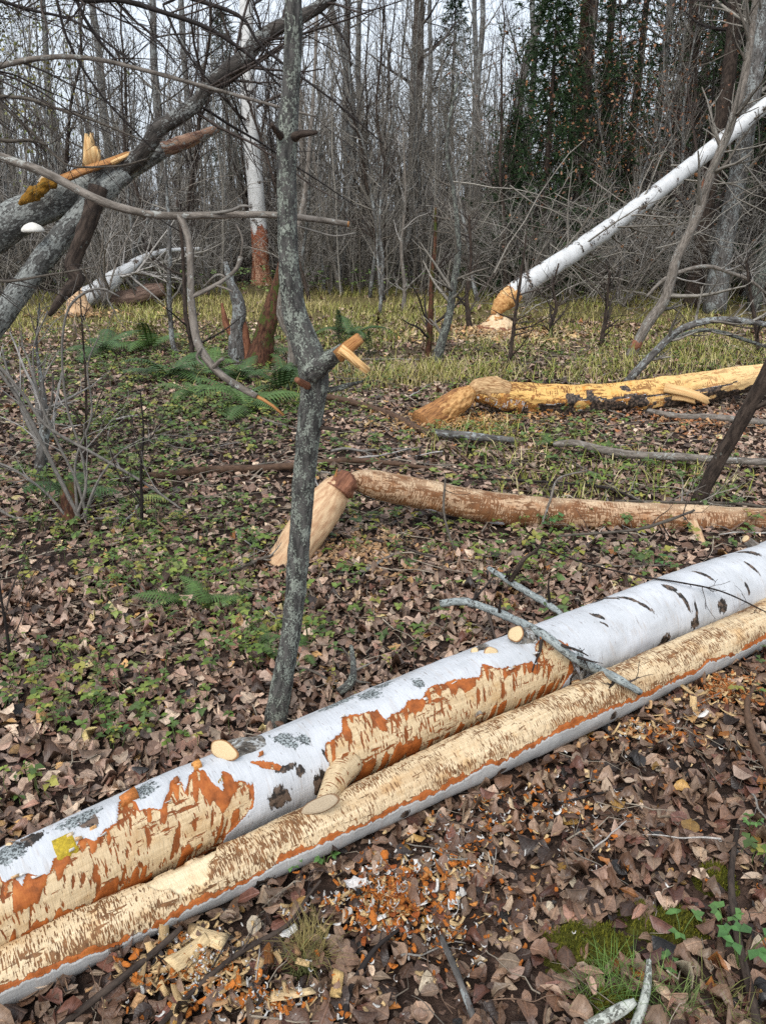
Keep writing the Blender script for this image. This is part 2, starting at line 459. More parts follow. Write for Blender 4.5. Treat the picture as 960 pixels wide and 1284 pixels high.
def mat_wood(name, a, b, sc=(8, 120, 120), ro=.7):
    k = NT(name, ro, .3); lc = k.attr('lc')
    n = k.noise(k.scale(lc, sc), 1, 5, .6)
    return k.out(k.mix(k.step(n, .3, .7), a, b), None, k.bump(n, .5, .004))
def mat_cutface(name, a, b, rim):
    k = NT(name, .7, .3); lc = k.attr('lc')          # lc.x is 0 at the pith and 1 at the rim
    sp = k.new('ShaderNodeSeparateXYZ'); k.put(sp.inputs[0], lc)
    w = k.math('SINE', k.math('MULTIPLY', sp.outputs[0], 42.0))
    n = k.noise(lc, 9, 4, .6)
    c = k.mix(k.math('MULTIPLY_ADD', w, .12, n), a, b)
    c = k.mix(k.step(sp.outputs[0], .86, .94), c, rim)
    return k.out(c, None, k.bump(n, .4, .004))
def mat_ground():
    k = NT('forest_soil', .9, .2); o = k.coord()
    n = k.noise(o, 9, 6, .7); n2 = k.noise(o, 60, 4, .7); big = k.noise(o, .45, 4, .6)
    c = k.ramp(n, [(.3, (.018, .012, .009)), (.5, (.045, .028, .021)), (.68, (.10, .062, .045)), (.8, (.16, .11, .08))])
    sp = k.new('ShaderNodeSeparateXYZ'); k.put(sp.inputs[0], o)
    far = k.step(k.math('MULTIPLY_ADD', big, 5.0, sp.outputs[1]), 9.5, 15)
    gc = k.ramp(n2, [(.3, (.06, .055, .02)), (.55, (.16, .13, .05)), (.75, (.28, .22, .09))])
    c = k.mix(k.math('MULTIPLY', far, .85), c, gc)
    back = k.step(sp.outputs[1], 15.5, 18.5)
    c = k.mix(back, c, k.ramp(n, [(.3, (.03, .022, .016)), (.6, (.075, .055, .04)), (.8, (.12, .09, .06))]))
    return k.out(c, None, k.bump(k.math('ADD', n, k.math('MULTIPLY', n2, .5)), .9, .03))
def mat_moss():
    k = NT('moss', .95, .1); col = k.attr('col'); n = k.noise(k.coord(), 120, 4, .7)
    return k.out(k.mul(col, k.ramp(n, [(.3, (.45, .45, .4)), (.7, (1.4, 1.4, 1.3))])), None, k.bump(n, 1, .01))

M_leaf = mat_leaf()
M_green = mat_simple('green_leaf', .5, .4, 40, .75, 1.25, .2, .003)
M_grass = mat_simple('grass_blade', .75, .2, 25, .7, 1.25, .1, .002)
M_needle = mat_simple('spruce_needle', .7, .2, 3, .5, 1.4, .1, .002)
def mat_chip():
    k = NT('wood_chip', .7, .25); lc = k.attr('lc'); n = k.noise(k.scale(lc, (4, 40, 9)), 1, 4, .6)
    return k.out(k.mul(k.attr('col'), k.ramp(n, [(.3, (.62, .56, .5)), (.65, (1.15, 1.15, 1.15))])), None, k.bump(n, .7, .004))
M_chip = mat_chip()
M_front = mat_birch('front_log_surface', cream=(.66, .52, .335), ticks=.56, jag=.26, fleck=.36, band=.0105, bark=(.44, .43, .41), tsc=1.75, baked=True, gvon=False, scrapcol=(.26, .12, .045))
M_rear = mat_birch('rear_log_surface', cream=(.61, .475, .295), ticks=.32, jag=1.0, fleck=.6, band=.030, bark=(.54, .555, .575), baked=True)
M_stripped = mat_birch('stripped_log_surface', cream=(.50, .335, .21), ticks=.8, jag=.6, fleck=1.12, band=-.03, tsc=.9, orange=(.30, .13, .05), warm=(.72, .50, .33))
M_yellow = mat_birch('yellow_log_surface', cream=(.74, .46, .155), ticks=.15, jag=.45, fleck=.95, band=.004, tsc=.5, orange=(.36, .15, .04), warm=(.86, .56, .27))
M_stump = mat_wood('gnawed_stump_wood', (.42, .24, .13), (.66, .47, .28), (14, 60, 60))
M_birchtree = mat_birch('standing_birch_bark', jag=1.5, ticks=.2, fleck=1.4, band=.05, tsc=.3, bark=(.72, .72, .70), orange=(.36, .12, .06), cream=(.5, .3, .2))
M_fallenbirch = mat_birch('leaning_birch_bark', jag=1.2, ticks=.2, fleck=.5, band=-.04, tsc=.3, bark=(.60, .61, .61), cream=(.66, .45, .22))
M_lichen = mat_bark('lichen_bark', (.032, .031, .029), (.105, .10, .092), (.285, .31, .262), .54, 1.0, None, 2.5)
M_lichtwig = mat_bark('lichen_twig_bark', (.03, .03, .028), (.11, .105, .095), (.36, .40, .39), .80, 1.0, None, 2.0)
M_greybark = mat_bark('grey_bark', (.05, .046, .042), (.15, .14, .13), (.31, .33, .32), .50, .6, None, .6)
M_split = mat_bark('split_trunk_bark', (.05, .049, .046), (.13, .128, .12), (.31, .325, .305), .60, .9, ((.17, .09, .015), .72), .8)
M_limb = mat_bark('dark_limb_bark', (.028, .025, .022), (.085, .075, .066), (.27, .28, .265), .42, .8, None, 1.1)
M_darkbark = mat_bark('dark_bark', (.022, .016, .013), (.075, .055, .043), (.15, .15, .13), .2, .7, None, .6)
M_pinebark = mat_bark('reddish_bark', (.03, .016, .012), (.11, .055, .038), (.14, .12, .10), .1, .35, None, .4)
M_pale = mat_bark('pale_smooth_bark', (.10, .085, .07), (.24, .21, .18), (.36, .36, .33), .35, 1.0, None, .8)
M_stub = mat_bark('stub_bark', (.05, .042, .035), (.28, .25, .21), (.5, .5, .48), .45, 1.2, None, 1.5)
M_mossbark = mat_bark('mossy_rotten_bark', (.035, .015, .010), (.13, .06, .035), (.12, .13, .07), .25, .8, ((.055, .07, .015), .52), .8)
M_twig = mat_twig('bare_twig', (.095, .080, .063), (.31, .285, .245))
M_twigpale = mat_twig('pale_dead_twig', (.18, .165, .145), (.40, .375, .345))
M_twigdark = mat_twig('dark_twig', (.020, .015, .013), (.07, .052, .043))
M_twigbrown = mat_twig('brown_stick', (.10, .058, .036), (.23, .15, .10))
M_fartwig = mat_twig('far_twig', (.10, .090, .074), (.27, .25, .215))
M_splint = mat_wood('fresh_splintered_wood', (.46, .24, .08), (.76, .53, .26), (10, 110, 110))
M_splintor = mat_wood('orange_splintered_wood', (.23, .085, .025), (.54, .28, .10), (10, 110, 110))
M_redwood = mat_wood('reddish_rotten_wood', (.10, .035, .018), (.30, .13, .07), (10, 70, 70))
M_face = mat_cutface('cut_branch_face', (.50, .36, .19), (.68, .53, .32), (.24, .11, .04))
M_ground = mat_ground()
M_moss = mat_moss()

# ------------------------------------------------------------------ ground
def axis_samples(lo, hi, fine_lo, fine_hi, step, grow=1.18):
    a = list(np.arange(fine_lo, fine_hi + 1e-6, step))
    s, x = step, a[-1]
    while x < hi: s *= grow; x += s; a.append(x)
    s, x = step, a[0]
    while x > lo: s *= grow; x -= s; a.insert(0, x)
    return np.array(a)
gx = axis_samples(-400, 400, -5, 5, .07); gy = axis_samples(-60, 700, .2, 9, .06)
X, Y = np.meshgrid(gx, gy)
nearw = np.clip((22 - Y) / 10, 0, 1)
Z = hgt(X, Y) * (np.abs(X) < 60) + nearw * .012 * vnoise(np.stack([X * 5, Y * 5, X * 0], -1), 3) - .006
ny, nx = X.shape
idx = np.arange(ny * nx).reshape(ny, nx)
gm = MB().add(np.stack([X, Y, Z], -1), np.stack([idx[:-1, :-1], idx[:-1, 1:], idx[1:, 1:], idx[1:, :-1]], -1).reshape(-1, 4))
ground = ob('ground', gm, M_ground, kind='structure')

# ------------------------------------------------------------------ the two felled birches in front
PA, PB = (-0.0383, 0.6830, 1.9076), (0.00625, 0.63696, 1.66371)
def axA(X): return np.polyval(PA, X)
def axB(X): return np.polyval(PB, X)
def rA(X): return .108 + .022 * (np.asarray(X) + .84) / 2.51
def rB(X): return .056 + .02 * np.clip((np.asarray(X) + .82) / 1.3, -.2, 1)
def inpoly(x, y, P):
    P = np.asarray(P, float); c = np.zeros(x.shape, bool); j = len(P) - 1
    for i in range(len(P)):
        (xi, yi), (xj, yj) = P[i], P[j]
        m = ((yi > y) != (yj > y))
        with np.errstate(divide='ignore', invalid='ignore'):
            c ^= m & (x < (xj - xi) * (y - yi) / (yj - yi + 1e-15) + xi)
        j = i
    return c
def sdist(x, y, P):
    """signed distance, positive inside"""
    P = np.asarray(P, float); d = np.full(x.shape, 9.0)
    for i in range(len(P)):
        a, b = P[i - 1], P[i]; ab = b - a
        t = np.clip(((x - a[0]) * ab[0] + (y - a[1]) * ab[1]) / (ab @ ab + 1e-12), 0, 1)
        d = np.minimum(d, np.hypot(x - a[0] - t * ab[0], y - a[1] - t * ab[1]))
    return np.where(inpoly(x, y, P), d, -d)
def tocm(P, r):      # (X along, degrees round) -> metres on the skin
    return [(p[0] * 1.19, math.radians(p[1]) * r) for p in P]
ANG = (14)
FL = [(-2, 72), (-.9, 70), (-.811, 68.0), (-.788, 71.7), (-.711, 75.5), (-.653, 86.5), (-.611, 93), (-.541, 92.9), (-.471, 82.9), (-.351, 88), (-.281, 74), (-.162, 79.2),
      (-.077, 81.4), (.019, 78.7), (.129, 87.6), (.262, 74), (.293, 84.5), (.473, 74), (.681, 77.9), (.823, 90), (.926, 84), (1.037, 88), (1.084, 75), (1.244, 90), (1.381, 80), (2.4, 78), (4, 60)]
R1 = [(-1.6, 22), (-.95, 12), (-.853, 15.2), (-.849, 30.3), (-.832, 28.2), (-.825, 42.1), (-.813, 29.9), (-.799, 37.5), (-.778, 41.6), (-.764, 29.5), (-.745, 27.7), (-.727, 29.4), (-.712, 19.4),
      (-.694, 30.8), (-.67, 26.1), (-.646, 21.7), (-.627, -4.9), (-.602, 7.0), (-.603, 19.9), (-.586, 22.2), (-.563, 30.5), (-.544, 21.5), (-.522, 1.6), (-.511, 6.1), (-.514, 23.0),
      (-.498, 11.4), (-.47, -6.2), (-.461, 10.6), (-.457, 25.1), (-.442, 39.7), (-.428, 14.9), (-.42, 20.4), (-.414, 35.3), (-.392, 39.3), (-.389, 63.5), (-.396, 72.5), (-.415, 80.7),
      (-.438, 89.2), (-.458, 95.5), (-.48, 135), (-1.6, 135)]
R2 = [(-.24, 140), (-.225, 118), (-.205, 92), (-.203, 74.3), (-.201, 53.8), (-.194, 37.4), (-.173, 35.3), (-.144, 30.5), (-.124, 9.9), (-.087, 16.8), (-.043, 21.9), (-.034, 41.2), (-.012, 37.6), (.017, 38.2),
      (.045, 27.5), (.082, 33.7), (.112, 21.3), (.153, 25.4), (.186, 27.6), (.233, 34.0), (.256, 37.5), (.284, 20.5), (.314, 33.5), (.364, 40.9), (.404, 40.7), (.449, 50.5), (.455, 34),
      (.482, 17.5), (.53, 15), (.565, 30), (.576, 49.6), (.573, 64.8), (.568, 81.1), (.543, 94.8), (.508, 118), (.43, 140)]
FR = [(-.56, -60), (-.515, 30.1), (-.492, 41.8), (-.477, 45.7), (-.435, 44.3), (-.418, 31.9), (-.393, -15.2), (-.385, -60)]
def blob(x, y, items):
    """soft spots: (X, degrees, length along m, length round m, slant)"""
    f = np.zeros(x.shape)
    for (X0, a, l, c, sl) in items:
        x0, y0 = X0 * 1.19, math.radians(a) * .118
        dx = x - x0; dy = y - y0
        q = np.sqrt(((dx - sl * dy) / l) ** 2 + (dy / c) ** 2)
        f = np.maximum(f, np.clip(1.25 - q, 0, 1))
    return f
def dense(lo, hi, dlo, dhi, nd, nc):
    return np.r_[np.linspace(lo, dlo, nc, endpoint=False), np.linspace(dlo, dhi, nd, endpoint=False), np.linspace(dhi, hi, nc, endpoint=True)]
def big_log(name, ax, r, x0, x1, nd, ns, mat, fields, parent, seed, tscale=1.0, jag=1.0):
    Xs = dense(x0, x1, -.98, 1.85, nd, 26); n = len(Xs); R = r(Xs)
    P = np.stack([Xs, ax(Xs), R - .012 + .004 * np.sin(Xs * 3.1 + seed) + .003 * np.sin(Xs * 7.7)], -1)
    T = np.gradient(P, Xs, axis=0); T /= np.linalg.norm(T, axis=1)[:, None]
    S = np.cross(T, [0, 0, 1.0]); S /= np.linalg.norm(S, axis=1)[:, None]     # towards the camera side
    U = np.cross(S, T)
    th = dense(-math.pi, math.pi, math.radians(-62), math.radians(138), ns, 12)[:-1]; ns = len(th)
    XX, TH = np.meshgrid(Xs, th, indexing='ij')
    sx, sy = XX * 1.19, TH * R[:, None]
    at = fields(XX, TH, sx, sy)
    lc = np.stack([sx, R[:, None] * np.cos(TH), R[:, None] * np.sin(TH)], -1)
    lcs = lc + np.stack([.35 * sy, 0 * sy, 0 * sy], -1)                         # strokes run a little slantwise round the log
    N = lambda a, b, q, p=lcs: vnoise(p * np.array([a, b, b]), seed + q)
    edge = at['gn'] + jag * (.010 * N(105, 16, 1) + .006 * N(48, 22, 2) + .004 * N(240, 40, 3)) + .008 * jag * N(22, 22, 9)
    wood = at['gn'] - at['band'] + jag * (.020 * N(88, 9, 4) + .012 * N(30, 12, 5) + .004 * N(250, 40, 6)) + at['wj'] * N(11, 20, 7, lc)
    bark = 1 - np.clip(edge / .0016 + .5, 0, 1); wd = np.clip(wood / .0016 + .5, 0, 1) * (1 - bark)
    tooth = N(150 * tscale, 20, 10); row = N(16, 26, 11)
    groove = np.clip(tooth * 1.3 + row * .7 - .15, 0, 1)
    d = .0048 * bark + .0022 * (1 - bark) * (1 - wd) - .0018 * groove * wd + .0007 * N(70, 70, 12) * (1 - bark)
    d = d + .0016 * bark * np.clip(1 - np.abs(edge) / .008, 0, 1)               # the torn rim curls up
    d = d + .007 * vnoise(lc * np.array([3.2, 8, 8]), seed) + .0028 * vnoise(lc * np.array([11, 30, 30]), seed + 21) + .0009 * bark * vnoise(lc * np.array([60, 30, 30]), seed + 22)
    d = d - .007 * np.clip(at['fr'] * 30, 0, 1) + .0018 * at['fr'] * N(34, 60, 13)
    rr = R[:, None] + d
    V = P[:, None] + U[:, None] * (rr * np.cos(TH))[..., None] + S[:, None] * (rr * np.sin(TH))[..., None]
    k = np.arange(n * ns).reshape(n, ns); a, b = k[:-1], k[1:]
    Q = np.stack([a, b, np.roll(b, -1, 1), np.roll(a, -1, 1)], -1).reshape(-1, 4)
    at['gn'] = edge; at['wd'] = wood; at['gv'] = groove
    mb = MB().add(V.reshape(-1, 3), Q, lc=lc.reshape(-1, 3), **{q: np.broadcast_to(v, XX.shape).reshape(-1) for q, v in at.items()})
    return ob(name, mb, mat, parent)
def fieldsB(X, TH, sx, sy):
    b = np.radians(np.interp(X, [p[0] for p in FL], [p[1] for p in FL]))
    R = rB(X)
    gn = np.minimum((b - TH) * R, (TH + math.radians(112)) * R)
    rfl = .066
    fr = sdist(sx, TH * rfl, tocm(FR, rfl)) + .012 * vnoise(np.stack([sx * 40, sy * 25, sx * 0], -1), 8)
    dk = blob(sx, TH * .118, [(.69, 97, .02, .03, 0), (-.62, 100, .02, .05, 0), (.02, 105, .02, .03, 0), (-.32, 108, .03, .04, 0), (.3, 110, .02, .03, 0)])
    r3 = np.random.default_rng(3); li = blob(sx, TH * .118, [(r3.uniform(-.95, 1.8), r3.uniform(50, 72), r3.uniform(.02, .06), r3.uniform(.008, .02), 0) for _ in range(26)])
    return dict(gn=gn, fr=np.clip(fr * 200, 0, 1), dk=dk, li=li * .8, band=.0105, wj=.006 + .010 * np.clip(X, 0, 1))
DARK = [(.889, 2, .012, .045, .5), (.912, 27, .012, .04, .5), (.838, -35, .05, .02, 0), (.742, 12, .014, .03, .6), (.735, 28, .008, .02, .4), (1.049, 14, .02, .03, .5), (1.065, 42, .013, .05, .3),
        (1.1, 70, .010, .07, -.1), (1.43, 28, .010, .05, .4), (1.36, 58, .012, .03, .1), (1.40, -22, .012, .02, .4), (1.49, -5, .02, .05, .55), (.60, 72, .013, .06, -.1), (.572, 96, .02, .05, 0), (1.215, 8, .012, .05, .5),
        (1.222, 72, .03, .035, 0), (1.09, 86, .03, .03, 0), (.95, 96, .04, .03, 0), (.86, -18, .012, .03, .4), (-.203, 53, .008, .03, .2), (-.23, 88, .03, .05, 0), (-.33, 78, .04, .04, 0), (-.30, 44, .04, .012, 0),
        (-.27, 55, .02, .02, 0), (1.7, 30, .02, .08, .5), (1.95, 20, .02, .08, .5), (1.75, -10, .012, .05, .5), (-.79, -12, .05, .03, 0), (-.69, 2, .03, .03, 0), (-.62, 42, .0, .0, 0) , (.33, -12, .03, .015, 0), (.1, 9, .02, .02, 0)]
DARK = [d for d in DARK if d[2] > 0]
LICH = [(-.27, 5, .03, .05, .3), (-.235, 16, .02, .03, .2), (-.02, -14, .05, .035, 0), (.10, 6, .02, .03, 0), (-.575, -8, .035, .04, 0), (-.10, -30, .08, .03, 0), (.60, 60, .02, .03, 0), (-.83, -5, .05, .04, 0), (-.70, -8, .06, .03, 0),
        (.03, -25, .05, .02, 0), (-.36, -28, .03, .03, 0)]
def fieldsA(X, TH, sx, sy):
    r0 = .118
    y = TH * r0
    P3 = [(-.37, 14), (-.347, 20), (-.315, 33), (-.303, 42), (-.318, 45), (-.352, 33)]
    gn = np.maximum(sdist(sx, y, tocm(R1, r0)), sdist(sx, y, tocm(R2, r0)))
    gn = np.maximum(gn, sdist(sx, y, tocm(P3, r0)) - .004)
    lowedge = (math.radians(104) - TH) * r0 + .02 * vnoise(np.stack([sx * 9, sy * 9, 0 * sx], -1), 12)
    gn = np.where(gn > 0, np.maximum(np.minimum(gn, lowedge), .023), np.maximum(gn, -.03))
    return dict(gn=gn, fr=np.zeros_like(gn), dk=blob(sx, y, DARK), li=blob(sx, y, LICH), band=.024, wj=.014)
rear = empty('white_birch_log', (0, float(axA(0)), 0), 'thick felled birch log, white bark torn back over orange and cream gnawed patches', 'log')
big_log('trunk', axA, rA, -1.5, 2.9, 980, 96, M_rear, fieldsA, rear, 21, .8, 1.0)
front = empty('gnawed_birch_log', (0, float(axB(0)), 0), 'slim felled birch log, nearly all its bark gnawed off, white strip left along its underside', 'log')
big_log('trunk', axB, rB, -1.5, 2.7, 980, 70, M_front, fieldsB, front, 33, 1.1, .48)
def skin(ax, r, X, deg, off=0.0):
    """point, outward normal and along-axis direction on a big log"""
    R = float(r(X)); a = math.radians(deg)
    h = 1e-3
    T = np.array([h, float(ax(X + h) - ax(X)), 0]); T /= np.linalg.norm(T)
    S = np.cross(T, [0, 0, 1.0]); U = np.array([0, 0, 1.0])
    nrm = U * math.cos(a) + S * math.sin(a)
    return np.array([X, float(ax(X)), R - .012]) + nrm * (R + off), nrm, T
def surf_y(px, py):
    d = ray(px, py); t = np.linspace(.5, 6, 9000); q = CAM + d * t[:, None]
    dA = np.hypot((q[:, 1] - axA(q[:, 0])) * .83, q[:, 2] - (rA(q[:, 0]) - .012)) - rA(q[:, 0])
    dB = np.hypot((q[:, 1] - axB(q[:, 0])) * .84, q[:, 2] - (rB(q[:, 0]) - .012)) - rB(q[:, 0])
    return float(q[np.argmax((dA < 0) | (dB < 0) | (q[:, 2] < 0)), 1])
def face_disc(mb, c, nrm, ra, rb, up, n=20, dome=.004):
    nrm = unit(np.asarray(nrm, float)); s = unit(np.cross(nrm, up)); t = np.cross(s, nrm)
    a = np.linspace(0, 2 * np.pi, n, endpoint=False)
    wob = 1 + .05 * np.sin(3 * a + c[0] * 50) + .03 * np.sin(5 * a)
    rings = [(1, 0), (.93, dome * .7), (.6, dome), (.3, dome)]
    V, L = [], []
    for q, h in rings:
        V.append(c + (np.cos(a) * ra * q * wob)[:, None] * s + (np.sin(a) * rb * q * wob)[:, None] * t + nrm * h)
        L.append(np.stack([np.full(n, q), np.cos(a) * q, np.sin(a) * q], -1))
    V.append((c + nrm * dome)[None]); L.append(np.zeros((1, 3)))
    k = np.arange(4 * n).reshape(4, n)
    Q = np.stack([k[:-1], np.roll(k[:-1], -1, 1), np.roll(k[1:], -1, 1), k[1:]], -1).reshape(-1, 4)
    T = np.stack([k[3], np.roll(k[3], -1), np.full(n, 4 * n)], -1)
    mb.add(np.concatenate(V), Q, T, lc=np.concatenate(L))
def stub(parent, ax, r, X, deg, d, L, rad, mat, tilt=None, flare=1.35, face=M_face, facedir=None, ov=1.0):
    p, n, T = skin(ax, r, X, deg, -.02)
    d = unit(np.asarray(d, float))
    mb = MB()
    tube(mb, [p, p + d * (L * .45 + .01), p + d * (L + .02)], [rad * flare * 1.25, rad * 1.08, rad], 14, 18, .08, 40, int(abs(X) * 100), capin=0)
    o = ob('branch_stub', mb, mat, parent)
    f = MB(); e = p + d * (L + .02)
    face_disc(f, e, d if facedir is None else facedir, rad * .97 * ov, rad * .97, np.array([0, 0, 1.0]) if abs(d[2]) < .9 else np.array([0, 1.0, 0]))
    ob('cut_face', f, face, o)
# stubs on the thick log (measured along it)
b_ = skin(axA, rA, -.325, -18, -.03)[0]; e_ = PY(281, 941, 1.64)
mb = MB(); tube(mb, [b_, b_ * .5 + e_ * .5 + [0, 0, .004], e_ + [.012, .006, -.012]], [.045, .033, .030], 16, 20, .08, 40, 9); o = ob('branch_stub', mb, M_stub, rear)
f = MB(); face_disc(f, e_, (-.42, -.72, .55), .047, .024, np.array([0, 0, 1.0])); ob('cut_face', f, M_face, o)
stub(rear, axA, rA, .475, -6, (-.50, -.5, .7), .05, .029, M_stub)
stub(rear, axA, rA, .345, -16, (.25, -.75, .55), .032, .021, M_stub, ov=1.2)
stub(rear, axA, rA, .322, -22, (-.2, -.5, .8), .02, .013, M_stub)
stub(rear, axA, rA, .228, 80, (.35, -.8, -.35), .012, .013, M_stub)
stub(rear, axA, rA, -.800, -34, (-.5, -.6, .6), .022, .014, M_stub)
stub(rear, axA, rA, 1.60, -28, (-.75, -.1, .65), .07, .018, M_pale)
stub(rear, axA, rA, .60, 100, (-.15, -.95, -.2), .03, .02, M_stub)
# the broken-off branch base that hangs over the thin log
p0, n0, T0 = skin(axA, rA, -.150, 80, -.03)
q0 = PY(404, 1008, surf_y(404, 1008) - .018)
mb = MB(); tube(mb, [p0, p0 * .55 + q0 * .45, q0], [.046, .034, .019], 40, 36, .05, 20, 3, extra=dict(gn=.03, wd=.012, gv=.35, fr=0.0, dk=0.0, li=0.0))
o = ob('branch_stub', mb, M_rear, rear)
f = MB(); fn = unit(np.array([-.30, -.80, .52])); up_ = np.cross(unit(T0 + np.array([-.1, 0, -.12])), fn); face_disc(f, q0 + fn * .012, fn, .058, .019, up_); ob('cut_face', f, mat_cutface('grey_cut_face', (.30, .23, .15), (.46, .38, .27), (.18, .10, .05)), o)
# curls of bark left standing along the torn edge
def curl(mb, p, n, T, w, L, rc, turns, col, thick=.0016, twist=0.0):
    """strip of bark peeling off the skin: starts along the surface, rolls outward"""
    c = np.cross(n, T); m = 12
    a = np.linspace(0, turns * 2 * np.pi, m)
    h = rc * (1 - np.cos(a)); g = rc * np.sin(a) - L * np.linspace(0, 1, m) * .0
    ctr = p + np.outer(g, -c) + np.outer(h, n)
    rad = np.outer(np.sin(a), -c * 0) + np.outer(np.cos(a), n) + np.outer(np.sin(a), c)
    wv = np.linspace(1, .72, m)[:, None] * w / 2
    t2 = T + np.outer(np.linspace(0, twist, m), n)
    V = np.stack([ctr - t2 * wv, ctr + t2 * wv, ctr + t2 * wv + rad * thick, ctr - t2 * wv + rad * thick], 1)
    k = np.arange(m * 4).reshape(m, 4)
    Q = np.stack([k[:-1], np.roll(k[:-1], -1, 1), np.roll(k[1:], -1, 1), k[1:]], -1).reshape(-1, 4)
    Q = np.vstack([Q, k[0][::-1][None], k[-1][None]])
    lc = np.zeros((m * 4, 3)); lc[:, 0] = np.repeat(np.linspace(0, 1, m), 4)
    mb.add(V.reshape(-1, 3), Q, lc=lc, col=col)
M_curl = mat_simple('bark_curl', .6, .3, 140, .55, 1.3, .6, .004)
for X0, dg, w, rc, tn, colr, tw in ((-.612, -3, .046, .0155, .90, (.44, .15, .035), .45), (-.466, -9, .024, .013, .85, (.60, .27, .07), .3), (-.517, 0, .016, .010, .55, (.26, .09, .03), .2),
                            (-.338, 12, .016, .010, .42, (.40, .13, .03), .1), (-.69, 12, .02, .009, .4, (.60, .33, .13), .1), (.50, 16, .02, .01, .5, (.36, .12, .03), .3), (-.73, 8, .02, .008, .4, (.62, .5, .36), .2)):
    p, n, T = skin(axA, rA, X0, dg, .0005)
    mb = MB(); curl(mb, p, n, T, w, .04, rc, tn, colr, twist=tw); ob('bark_curl', mb, M_curl, rear)
r4 = np.random.default_rng(8)
for k_ in range(22):
    ed = R1[1:37] if k_ % 2 else R2[8:30]; q_ = ed[int(r4.integers(0, len(ed)))]
    p, n, T = skin(axA, rA, q_[0] + r4.normal(0, .006), q_[1] - 2, .003)
    mb = MB(); curl(mb, p, n, T, r4.uniform(.006, .022), .02, r4.uniform(.005, .010), r4.uniform(.18, .42), ((.60, .58, .54), (.52, .34, .18), (.66, .65, .62))[k_ % 3], .0012, r4.normal(0, .3)); ob('bark_curl', mb, M_curl, rear)
def patch(ax, r, X0, X1, d0, d1, off, col, jag=.2, nx_=10, ny_=8):
    """thin layer of inner bark lying on the skin"""
    V, L = [], []
    for i in range(nx_):
        fx = i / (nx_ - 1)
        for j in range(ny_):
            fy = j / (ny_ - 1)
            dd = d0 + (d1 - d0) * fy * (1 - jag * (.5 + .5 * math.sin(i * 2.3)) * fx)
            p, n, T = skin(ax, r, X0 + (X1 - X0) * fx, dd, off * (1 if 0 < i < nx_ - 1 and 0 < j < ny_ - 1 else 0))
            V.append(p); L.append((fx, fy, 0))
    k = np.arange(nx_ * ny_).reshape(nx_, ny_)
    Q = np.stack([k[:-1, :-1], k[1:, :-1], k[1:, 1:], k[:-1, 1:]], -1).reshape(-1, 4)
    return MB().add(V, Q, lc=L, col=col)
ob('bark_strip', patch(axA, rA, -.765, -.722, 3, 35, .0095, (.42, .30, .02)), M_curl, rear, label='yellow green strip of inner bark')
ob('bark_strip', patch(axA, rA, -.447, -.431, 2, 32, .0085, (.26, .15, .02), .4), M_curl, rear, label='narrow olive strip of inner bark')

# ------------------------------------------------------------------ logs farther back
def log_attrs(P, n, ns, under=None, gn=.05, seed=0, topless=None):
    """gn / dk fields for a plain tube of n rings, ns sides plus two caps"""
    g = np.full((n, ns), gn); dk = np.zeros((n, ns))
    th = np.linspace(0, 2 * np.pi, ns, endpoint=False)      # 0 is the frame's N (up), quarter is B
    if under is not None:
        u = np.linspace(0, 1, n)[:, None]
        nz = vnoise(np.stack([u * 26 + 0 * th, np.cos(th) * 2 + 0 * u, np.sin(th) * 2 + 0 * u], -1), seed)
        low = (-np.cos(th))[None] + .55 * nz
        g = np.where(low > under, -.03, gn); dk = np.clip((low - under) * 3, 0, 1)
    return dict(gn=np.r_[g.ravel(), gn, gn], dk=np.r_[dk.ravel(), 0, 0], li=0.0, fr=0.0)
def capmix(d): return {k: v for k, v in d.items()}
# middle log: felled, stripped brown, its stump leaning to meet it
sm = empty('leaning_gnawed_stump', G(378, 697), 'stripped leaning stump with a gnawed brown top, just behind the slim lichen tree', 'stump')
P, R = pxpath([(352, 715, 50, 3.30), (372, 685, 50, 3.36), (392, 655, 50, 3.44), (412, 628, 46, 3.52), (424, 612, 36, 3.56), (434, 602, 22, 3.60), (441, 597, 8, 3.62)])
mb = MB(); tube(mb, P, R, 60, 40, .05, 16, 5, extra=None); ob('trunk', mb, M_stump, sm)
mb = MB(); P2, R2_ = pxpath([(423, 617, 34, 3.52), (431, 606, 30, 3.55), (436, 601, 22, 3.58), (441, 598, 10, 3.60)]); R2_ = R2_ * 1.06
tube(mb, P2, R2_, 16, 26, .25, 60, 6); ob('gnawed_top', mb, M_redwood, sm)
for k in range(7):
    a = PY(428 + rng.uniform(-8, 10), 607 + rng.uniform(-6, 6), 3.54); b = a + np.array([rng.uniform(-.01, .05), rng.uniform(-.02, .02), rng.uniform(.03, .07)])
    mb = MB(); tube(mb, [a, (a + b) / 2 + rng.normal(size=3) * .004, b], [.008, .006, .0015], 6, 5, .2, 60, k); ob('splinter', mb, M_splintor if k % 2 else M_redwood, sm)
lm = empty('stripped_brown_log', G(700, 672), 'reddish brown stripped log propped on its own stump and lying across the leaves', 'log')
P, R = pxpath([(437, 598, 6, 3.60), (443, 601, 20, 3.62), (452, 604, 30, 3.64), (475, 609, 37, 3.66), (530, 620, 39, 3.70), (620, 637, 40, 3.74), (740, 647, 41, 3.78), (860, 653, 41, 3.80), (980, 658, 41, 3.80), (1150, 662, 40, 3.80)])
n, ns = 260, 56
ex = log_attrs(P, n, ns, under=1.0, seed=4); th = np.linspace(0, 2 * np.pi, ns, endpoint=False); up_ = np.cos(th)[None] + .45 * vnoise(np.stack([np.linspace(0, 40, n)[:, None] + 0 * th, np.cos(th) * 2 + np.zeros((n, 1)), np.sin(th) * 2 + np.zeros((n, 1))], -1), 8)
ex['fr'] = np.r_[np.clip((up_ - .50) * 1.4, 0, .5).ravel(), 0, 0]
